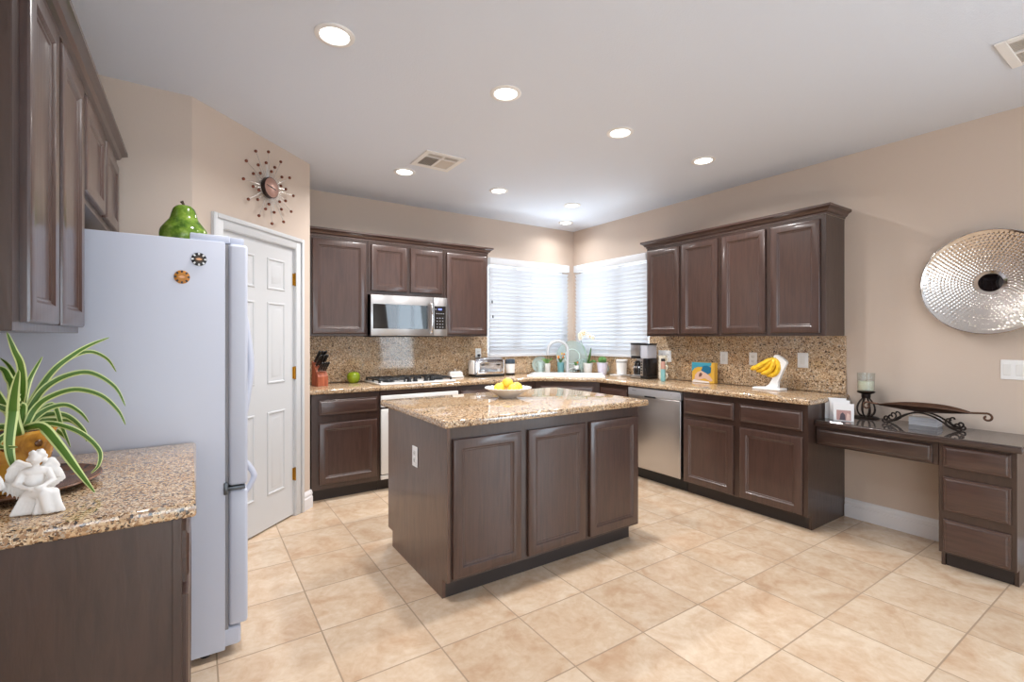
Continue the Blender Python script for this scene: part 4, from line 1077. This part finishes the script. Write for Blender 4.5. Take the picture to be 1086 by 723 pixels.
for (r, z) in ((.030, 0), (.026, .012), (.030, .05), (.044, .10), (.058, .155), (.064, .17), (.060, .17), (.040, .10), (.024, .05), (.004, .02)):
    L.append([sp(.165, .755, z + .0005) + Vector((math.cos(a) * r * (1 + .06 * math.cos(12 * a)), math.sin(a) * r * (1 + .06 * math.cos(12 * a)), 0)) for a in [2 * PI * i / 72 for i in range(72)]])
b.rings(L, True, True); b.build('glass_body', AQUA, t)
# orchid
t = pot('potted_orchid', 'white orchid in a white pot in front of the right-hand window', .238, .645, .046, .058, .125, CERAM)
oc = sp(.238, .645, .112)
for (d, w) in (([(0, 0, 0), (.012, -.02, .07), (.02, -.03, .15), (.022, -.035, .20)], .020), ([(0, 0, 0), (.03, .02, .04), (.07, .04, .05)], .018), ([(0, 0, 0), (-.03, -.03, .03), (-.06, -.05, .02)], .018), ([(0, 0, 0), (.04, -.04, .035), (.07, -.07, .03)], .018)):
    leaf(t, [oc + Vector(p) for p in d], w, 'leaf', [GRN2, GRN2], n=5)
stem = smooth([oc, oc + Vector((-.015, .02, .12)), oc + Vector((-.05, .05, .25)), oc + Vector((-.075, .06, .34)), oc + Vector((-.03, .01, .37)), oc + Vector((.03, -.05, .33))], 6)
MB().tube(stem, .0028, 6).build('stem', GRN2, t)
PET = Mat('orchid_petal', (246, 244, 232), .5, Subsurface_Weight=.1).m
rnd = random.Random(11)
for k in range(9):
    f = .52 + .48 * k / 8; p = stem[int(f * (len(stem) - 1))] + Vector((rnd.uniform(-.015, .015), rnd.uniform(-.02, .01), rnd.uniform(-.012, .012)))
    q = MB()
    for j in range(5):
        a = 2 * PI * j / 5 + .3
        q.ball(p + Vector((math.cos(a) * .017 * .7, -math.cos(a) * .017 * .7, math.sin(a) * .017)), .014, .009, .014, n=8)
    fl = q.build('flower', PET, t)
    MB().ball(p + Vector((-.006, -.008, -.002)), .006, n=8).build('flower_lip', YEL, fl)
# cactus
t = pot('potted_cactus', 'round green cactus in a lilac pot right of the orchid', .405, .585, .047, .066, .138, LILAC)
b = MB(); cc = sp(.405, .585, .165); L = []
for i in range(1, 14):
    th = PI * i / 14; L.append([cc + Vector((math.sin(th) * .046 * (1 + .10 * math.cos(14 * a)) * math.cos(a), math.sin(th) * .046 * (1 + .10 * math.cos(14 * a)) * math.sin(a), -math.cos(th) * .044)) for a in [2 * PI * j / 84 for j in range(84)]])
b.rings(L, True, True); b.build('cactus_body', GRN2, t)
# canister
t = thing('canister', 'white lidded canister left of the coffee maker', 'canister', (4.035, 3.765, CT + .013))
MB().lathe([(.050, 0), (.056, .006), (.061, .13), (.061, .135)], (4.035, 3.765, CT + .013), 36).build('canister_body', CERAM, t)
MB().lathe([(.0615, .1355), (.0615, .146), (.058, .147)], (4.035, 3.765, CT + .013), 36).build('seal_band', Mat('grey_band', (150, 152, 158), .4).m, t)
MB().lathe([(.064, .1472), (.065, .150), (.064, .164), (.058, .170), (0, .171)], (4.035, 3.765, CT + .013), 36).build('lid', CERAM, t)
t = thing('counter_tray', 'flat white tray under the lidded canister', 'tray', (4.01, 3.755, CT))
MB().loft(Fr((3.92, 3.67, CT + .0005), (1, 0, 0), (0, 1, 0), (0, 0, 1)), .185, .17, [(.006, 0), (0, .008), (.002, .012), (.008, .012), (.012, .008), (.02, .0075)]).build('tray_body', PLAST, t)

# --- right worktop
CFm = front_x(3.505, CT, 3.855)
t = thing('coffee_maker', 'silver and black coffee maker with clear water tank at the right window', 'coffee maker', (3.96, 3.38, CT))
def cb(name, mat, *boxes, par=None, bev=.004):
    b = MB()
    for q in boxes: b.box(q[0], q[1], q[2], q[3], -q[5], -q[4], bev, 2, fr=CFm)
    return b.build(name, mat, par or t)
cb('base', BLACK, (0, .262, .001, .030, .004, .215)); cb('base_trim', STEEL, (.004, .160, .006, .026, .0, .006), bev=.001)
cb('warming_plate', NICKEL, (.012, .140, .030, .036, .01, .125), bev=.002)
cb('back_column', STEEL, (.004, .150, .0305, .365, .130, .215))
bh = cb('brew_basket', STEEL, (.004, .148, .236, .352, .0, .129)); cb('basket_ring', BLACK, (.006, .146, .208, .235, .006, .129), par=bh)
cb('top_lid', BLACK, (.002, .152, .3525, .372, .0, .1295))
cc = CFm.at(.074, 0, -.066)
ca = MB().lathe([(.045, .037), (.056, .045), (.060, .085), (.055, .125), (.042, .152), (.042, .160)], cc, 32).build('carafe', Mat('dark_carafe_glass', (30, 24, 22), .05).m, t)
MB().lathe([(.044, .1605), (.046, .170), (.030, .180), (.010, .184), (0, .184)], cc, 28).build('carafe_lid', BLACK, ca)
MB().lathe([(.0585, .108), (.0595, .112), (.0565, .124), (.0555, .128)], cc, 32, cap=False).build('carafe_band', CHROME, ca)
hp = [cc + Vector((-.045, -.035, .155)), cc + Vector((-.070, -.050, .150)), cc + Vector((-.080, -.056, .110)), cc + Vector((-.064, -.046, .060))]
MB().tube(smooth(hp, 5), .008, 8).build('carafe_handle', BLACK, ca)
cp = cb('control_panel', STEEL, (.156, .196, .031, .205, .004, .05))
k = MB()
for j in range(5): k.box(.164, .188, .055 + j * .028, .067 + j * .028, -.0045, -.002, .002, 1, fr=CFm)
k.build('buttons', BLACK, cp, kind='stuff')
cb('tank_base', Mat('black_gloss', (22, 22, 26), .25).m, (.198, .262, .031, .212, .004, .215))
cb('water_tank', TANK, (.157, .260, .2125, .350, .006, .210), bev=.008)
cb('tank_lid', BLACK, (.154, .264, .3505, .368, .002, .213), bev=.006)

t.scale = (.74, .86, 1.0); t.location.y += .014
# stacked mugs and bottle
mug0 = thing('mug', 'cream mug at the bottom of the stack beside the coffee maker', 'mug', (3.965, 3.145, CT + .0005), 0, 'stacked cream mugs')
MB().lathe([(.034, 0), (.038, .004), (.042, .02), (.043, .078), (.0435, .082), (.040, .082), (.039, .076), (.036, .012), (0, .010)], (3.965, 3.145, CT + .0005), 32).build('cup', CREAM, mug0)
hh_ = [Vector((3.965 - .010, 3.145 - .040, CT + .066)), Vector((3.965 - .016, 3.145 - .064, CT + .062)), Vector((3.965 - .018, 3.145 - .070, CT + .042)), Vector((3.965 - .016, 3.145 - .060, CT + .022)), Vector((3.965 - .010, 3.145 - .040, CT + .018))]
MB().tube(smooth(hh_, 5), .0055, 10).build('handle', CREAM, mug0)
b = MB()
for (a, r) in ((2.55, .006), (3.9, .007)):
    d = Vector((math.cos(a), math.sin(a), 0)); b.lathe([(r, .0), (r, .0012)], Vector((3.965, 3.145, CT + .042)) + d * .0426, 12, d)
b.build('brown_dots', Mat('mug_dot', (70, 48, 36), .4).m, mug0, kind='stuff')
copy_thing(mug0, (3.965, 3.145, CT + .0831), 'cream mug in the middle of the stack beside the coffee maker')
copy_thing(mug0, (3.965, 3.145, CT + .1657), 'cream mug on top of the stack beside the coffee maker')
t = thing('drink_bottle', 'slim teal and pink bottle with black cap before the mugs', 'bottle', (3.83, 3.035, CT + .0005))
MB().lathe([(.020, 0), (.023, .004), (.023, .115), (.0225, .120)], (3.83, 3.035, CT + .0005), 28).build('bottle_body', Mat('teal_sleeve', (126, 178, 180), .35).m, t)
MB().lathe([(.0224, .1203), (.0222, .165), (.019, .190), (.017, .196)], (3.83, 3.035, CT + .0005), 28).build('bottle_top', Mat('pink_sleeve', (186, 142, 128), .35).m, t)
MB().lathe([(.018, .1965), (.019, .20), (.019, .218), (.016, .222), (0, .222)], (3.83, 3.035, CT + .0005), 24).build('cap', BLACK, t)
# picture box
t = thing('picture_box', 'yellow box with a blue picture leaning at the granite backsplash', 'box', (4.03, 2.715, CT))
MB().box(4.005, 4.06, 2.600, 2.835, CT + .001, CT + .195, .003, 1).build('box_body', Mat('box_yellow', (226, 178, 66), .35).m, t)
BXF = front_x(2.835, CT + .001, 4.0045); b = MB()
for i, pts in enumerate([
    [(.0, .10), (.03, .135), (.07, .150), (.13, .150), (.20, .160), (.21, .193), (.002, .193), (.0, .17)],
    [(.10, .115), (.13, .094), (.17, .084), (.20, .10), (.205, .15), (.16, .165), (.12, .160)],
    [(.03, .03), (.08, .03), (.14, .045), (.20, .018), (.22, .03), (.19, .07), (.15, .095), (.10, .115), (.06, .10), (.035, .07)],
    [(.002, .002), (.19, .002), (.18, .018), (.11, .022), (.02, .03)],
    [(.075, .055), (.10, .058), (.115, .085), (.095, .098), (.08, .085)]]):
    b.mi = i; b.extrude(BXF.sub(0, 0, .0003 * (i + 1)), pts, 0, .0006)
b.build('cover_picture', [Mat('cover_%s' % n_, c_, .3).m for n_, c_ in (('blue', (70, 160, 186)), ('deep_blue', (30, 112, 150)), ('rose', (226, 190, 172)), ('white', (238, 230, 224)), ('brown', (120, 84, 74)))], t)

# banana stand and bananas
t = thing('banana_stand', 'white banana hanger on the right worktop', 'banana stand', (3.93, 2.055, CT))
MB().loft(Fr((3.875, 1.945, CT + .0005), (1, 0, 0), (0, 1, 0), (0, 0, 1)), .11, .225, [(.004, 0), (0, .004), (0, .014), (.006, .020), (.012, .021)]).build('base', PLAST, t)
BF = front_x(2.17, CT, 3.945)
MB().extrude(BF, [(.055, .0212), (.095, .030), (.120, .052), (.145, .10), (.180, .18), (.208, .226), (.190, .250), (.168, .268), (.158, .262), (.152, .276), (.164, .288), (.182, .290), (.215, .270), (.252, .238), (.254, .226), (.222, .155), (.190, .075), (.186, .0212)], 0, .03).build('arm', PLAST, t)
t = thing('banana_bunch', 'bunch of yellow bananas hanging from the white stand', 'bananas', (3.93, 2.01, CT + .27))
m = Mat('banana_yellow', (236, 190, 36), .4); nn = m.noise(m.tc(), 30, 3)
m.color(m.ramp(nn.outputs[0], [(.35, (222, 168, 24)), (.65, (244, 206, 52))])); BAN = m.m
BT_ = Mat('banana_tip', (92, 78, 30), .6).m
top = Vector((3.93, 2.010, CT + .268))
MB().tube([top + Vector((0, -.004, .010)), top + Vector((0, .004, -.008))], [.010, .016], 10).build('crown_stem', Mat('banana_stem', (176, 160, 52), .5).m, t)
for k in range(7):
    f = k / 6; dx = (-.022, .016, -.010, .022, -.020, .012, -.012)[k]
    A_ = ((0, 0), (.045, -.022), (.100, -.058), (.148, -.085), (.192, -.100)); B_ = ((0, 0), (-.022, -.034), (-.030, -.085), (-.004, -.130), (.060, -.152))
    P = smooth([top + Vector((dx * min(1, .25 + i * .45), a[0] * (1 - f) + b_[0] * f, a[1] * (1 - f) + b_[1] * f - .004)) for i, (a, b_) in enumerate(zip(A_, B_))], 6)
    N = len(P); R = [.0205 * min(1, .36 + 2.6 * i / N) * (1 if i < N - 5 else (N - i) / 5.5 + .12) for i in range(N)]
    bn = MB().tube(P, R, 7).build('banana', BAN, t, ang=50)
    MB().ball(P[-1], .0042, n=8).build('tip', BT_, bn)

# ================================================================== FRUIT BOWL ON THE ISLAND
BC = Vector((1.835, 2.775, .9405))
t = thing('fruit_bowl', 'wide white ceramic bowl of lemons on the island', 'bowl', tuple(BC))
b = MB(); L = []
for (r, z) in ((.060, 0), (.064, .004), (.10, .026), (.14, .052), (.163, .064), (.165, .067), (.162, .069), (.138, .057), (.098, .032), (.06, .012), (.002, .010)):
    L.append([BC + Vector((math.cos(a) * r, math.sin(a) * r, z + (.0022 * math.cos(28 * a) if r > .15 else 0))) for a in [2 * PI * i / 112 for i in range(112)]])
b.rings(L, True, True); b.build('bowl_body', CERAM, t)
m = Mat('lemon_skin', (240, 200, 70), .4); m.bump(m.noise(m.tc(), 160, 2).outputs[0], .25, .002); LEM = m.m
def lemon(x, y, z, ang, label):
    t = thing('lemon', label, 'lemon', tuple(BC + Vector((x, y, z - .03))), 0, 'lemons in the bowl')
    q = [(0, -.046), (.006, -.044), (.012, -.039), (.026, -.028), (.034, -.012), (.0355, 0), (.034, .012), (.026, .028), (.012, .039), (.007, .043), (0, .0445)]
    MB().lathe([(max(p.x, 0), p.z) for p in smooth([(r, 0, zz) for r, zz in q], 3)], BC + Vector((x, y, z)), 24, (math.cos(ang), math.sin(ang), .12)).build('fruit', LEM, t)
    MB().ball(BC + Vector((x, y, z)) + Vector((math.cos(ang), math.sin(ang), .12)).normalized() * .0445, .0035, n=8).build('stem_end', Mat('lemon_stem', (150, 130, 60), .6).m, t)
lemon(-.072, .004, .066, .3, 'leftmost lemon in the white bowl')
lemon(.000, -.062, .061, .9, 'lemon at the front of the white bowl')
lemon(.070, -.005, .066, 2.4, 'rightmost lemon in the white bowl')
lemon(.004, .068, .066, 1.2, 'lemon at the back of the white bowl')
lemon(.000, .004, .098, 2.0, 'lemon on top of the pile in the white bowl')

# ================================================================== ON THE DESK
DT = .7766
# greeting cards
PAPER = Mat('white_card', (240, 240, 242), .6).m
def card(x, y, w, h, rz, label, photo=False):
    t = thing('greeting_card', label, 'card', (x, y, DT), rz)
    M_ = wmat(t); F = Fr(M_ @ Vector((0, 0, .0004)), M_.to_3x3() @ Vector((0, -1, 0)), (0, 0, 1), M_.to_3x3() @ Vector((-1, 0, 0)))
    MB().box(0, w, 0, h, 0, .0016, fr=F).build('front_leaf', PAPER, t)
    c_, s_ = math.cos(.13), math.sin(.13)
    F2_ = Fr(F.o, F.u * c_ - F.n * s_, F.v, F.n * c_ + F.u * s_)
    MB().box(.002, w, 0, h, -.0016, 0, fr=F2_).build('back_leaf', PAPER, t)
    if photo:
        q = MB(); q.mi = 0; q.box(w * .16, w * .86, h * .04, h * .62, .0016, .0022, fr=F)
        q.mi = 1; q.extrude(F.sub(0, 0, .0023), [(w * .30, h * .05), (w * .60, h * .05), (w * .58, h * .36), (w * .46, h * .50), (w * .36, h * .40)], 0, .0004)
        q.mi = 2; q.extrude(F.sub(0, 0, .0023), [(w * .62, h * .06), (w * .82, h * .06), (w * .80, h * .40), (w * .68, h * .48)], 0, .0004)
        q.build('photo_print', [Mat('photo_rose', (190, 150, 146), .3).m, Mat('photo_dark', (92, 82, 92), .3).m, Mat('photo_pale', (226, 196, 186), .3).m], t)
    return t
card(3.800, 1.592, .125, .150, .30, 'plain white greeting card nearest the granite worktop end')
card(3.780, 1.552, .115, .140, .30, 'plain white greeting card in the middle of the three on the desk')
card(3.758, 1.522, .118, .120, .30, 'white photo card standing frontmost beside the candle holder', True)
# candle holder
CC = Vector((4.055, 1.432, DT + .0004))
t = thing('candle_holder', 'wrought iron candle holder with glass cup on the desk', 'candle holder', tuple(CC))
MB().lathe([(.076, 0), (.078, .006), (.066, .011), (.02, .014), (0, .014)], CC, 36).build('base', IRON, t)
for k in range(8):
    a = 2 * PI * k / 8; d = Vector((math.cos(a), math.sin(a), 0))
    P = smooth([CC + d * .022 + Vector((0, 0, .012)), CC + d * .046 + Vector((0, 0, .030)), CC + d * .056 + Vector((0, 0, .065)), CC + d * .046 + Vector((0, 0, .105)), CC + d * .024 + Vector((0, 0, .138)), CC + d * .018 + Vector((0, 0, .150))], 4)
    MB().tube(P, .0052, 8).build('cage_rod', IRON, t)
MB().lathe([(.026, .146), (.028, .152), (.028, .174), (.050, .183), (.056, .190), (.050, .194), (0, .194)], CC, 32).build('cup', IRON, t)
MB().lathe([(.046, .1945), (.050, .2), (.051, .25), (.054, .325), (.0525, .325), (.0495, .25), (.0485, .202), (0, .1975)], CC, 40).build('glass_shade', CLEAR, t)
t = thing('pillar_candle', 'cream pillar candle inside the glass cup of the iron holder', 'candle', tuple(CC + Vector((0, 0, .203))))
MB().lathe([(.046, .203), (.047, .206), (.047, .262), (.044, .266), (0, .265)], CC, 32).build('wax', Mat('cream_wax', (238, 234, 212), .5, Subsurface_Weight=.2).m, t)
MB().tube([CC + Vector((0, 0, .264)), CC + Vector((.001, 0, .275))], .0012, 6).build('wick', BLACK, t)
# iron tray on scroll feet
TC = Vector((3.955, 1.088, DT + .0004))
BRONZE = Mat('aged_bronze', (92, 66, 52), .38, .7)
BRONZE.bump(BRONZE.noise(BRONZE.tc(), 60, 3).outputs[0], .5, .004); BRONZE = BRONZE.m
t = thing('scroll_tray', 'long leaf-shaped bronze tray on scrolled iron feet on the desk', 'tray', tuple(TC))
TFr = Fr(TC, (0, -1, 0), (0, 0, 1), (-1, 0, 0))
b = MB(); top_, bot_ = [], []; NT = 44
for i in range(NT + 1):
    s_ = -1 + 2 * i / NT; w = .108 * (1 - abs(s_) ** 1.7) ** .9 + .005; zc = .098 + .022 * abs(s_) ** 1.5 ; rise = .048 * (1 - s_ * s_)
    top_.append([TFr.at(.245 * s_, zc + rise * (q * q), w * q) for q in (-1, -.75, -.4, 0, .4, .75, 1)])
    bot_.append([TFr.at(.245 * s_, zc + rise * (q * q) - .004, w * q * 1.01) for q in (1, .75, .4, 0, -.4, -.75, -1)])
b.rings([a + c for a, c in zip(top_, bot_)], True, True); b.build('tray_leaf', BRONZE, t, ang=50)
def spiral(fr, cx, cz, r0, turns, a0, sgn, n=22, d=0): return [fr.at(cx + sgn * (r0 * (1 - .72 * k / n)) * math.cos(a0 + turns * 2 * PI * k / n), cz + (r0 * (1 - .72 * k / n)) * math.sin(a0 + turns * 2 * PI * k / n), d) for k in range(n + 1)]
for sg in (-1, 1):
    P = smooth([TFr.at(sg * .235, .121), TFr.at(sg * .27, .124), TFr.at(sg * .300, .126)], 4)[:-1] + spiral(TFr, sg * .303, .101, .026, -.95, PI / 2, sg)
    MB().tube(P, [.0062] * len(P), 8).build('end_scroll', BRONZE, t)
for d in (-.038, .038):
    P = list(reversed(spiral(TFr, -.176, .038, .019, .8, -PI / 2 - .2, -1, d=d)))[:-1] + smooth([TFr.at(-.170, .017, d), TFr.at(-.135, .034, d), TFr.at(-.07, .076, d), TFr.at(0, .094, d), TFr.at(.07, .076, d), TFr.at(.135, .034, d), TFr.at(.170, .017, d)], 5)[:-1] + spiral(TFr, .176, .038, .019, .8, -PI / 2 - .2, 1, d=d)
    MB().tube(P, .0055, 8).build('arch_foot', IRON, t)
    for sg in (-1, 1):
        Q = smooth([TFr.at(sg * .12, .041, d), TFr.at(sg * .15, .018, d), TFr.at(sg * .185, .0056, d)], 4)[:-1] + spiral(TFr, sg * .19, .0226, .017, .35, -PI / 2, sg, d=d)
        MB().tube(Q, .0052, 8).build('foot_scroll', IRON, t)
        MB().tube(smooth([TFr.at(sg * .135, .034, d), TFr.at(sg * .125, .055, d), TFr.at(sg * .132, .072, d), TFr.at(sg * .146, .075, d), TFr.at(sg * .150, .064, d)], 4), .0048, 8).build('upper_scroll', IRON, t)
MB().tube([TFr.at(0, .094, -.038), TFr.at(0, .094, .038)], .005, 8).build('cross_bar', IRON, t)
# stacked booklets
zz = DT + .0004
for i, (dx, rz, h, lab) in enumerate(((0, .02, .022, 'thick white booklet at the bottom of the stack under the bronze tray'), (.004, -.04, .014, 'white booklet in the middle of the stack under the bronze tray'), (-.003, .03, .016, 'white booklet on top of the stack under the bronze tray'))):
    t = thing('booklet', lab, 'booklet', (4.06 + dx, 1.10, zz), rz, 'booklets on the desk')
    M_ = wmat(t); F = Fr(M_ @ Vector((-.055, -.075, 0)), M_.to_3x3() @ Vector((1, 0, 0)), M_.to_3x3() @ Vector((0, 1, 0)), (0, 0, 1))
    MB().box(.002, .108, .002, .148, .0014, h - .0012, fr=F).build('pages', Mat('page_edges', (214, 214, 220), .7).m, t)
    q = MB(); q.box(0, .11, 0, .15, .0002, .0013, fr=F); q.build('back_cover', PAPER, t)
    q = MB(); q.box(0, .11, 0, .15, h - .0011, h, fr=F); q.build('front_cover', PAPER, t)
    zz += h + .0003
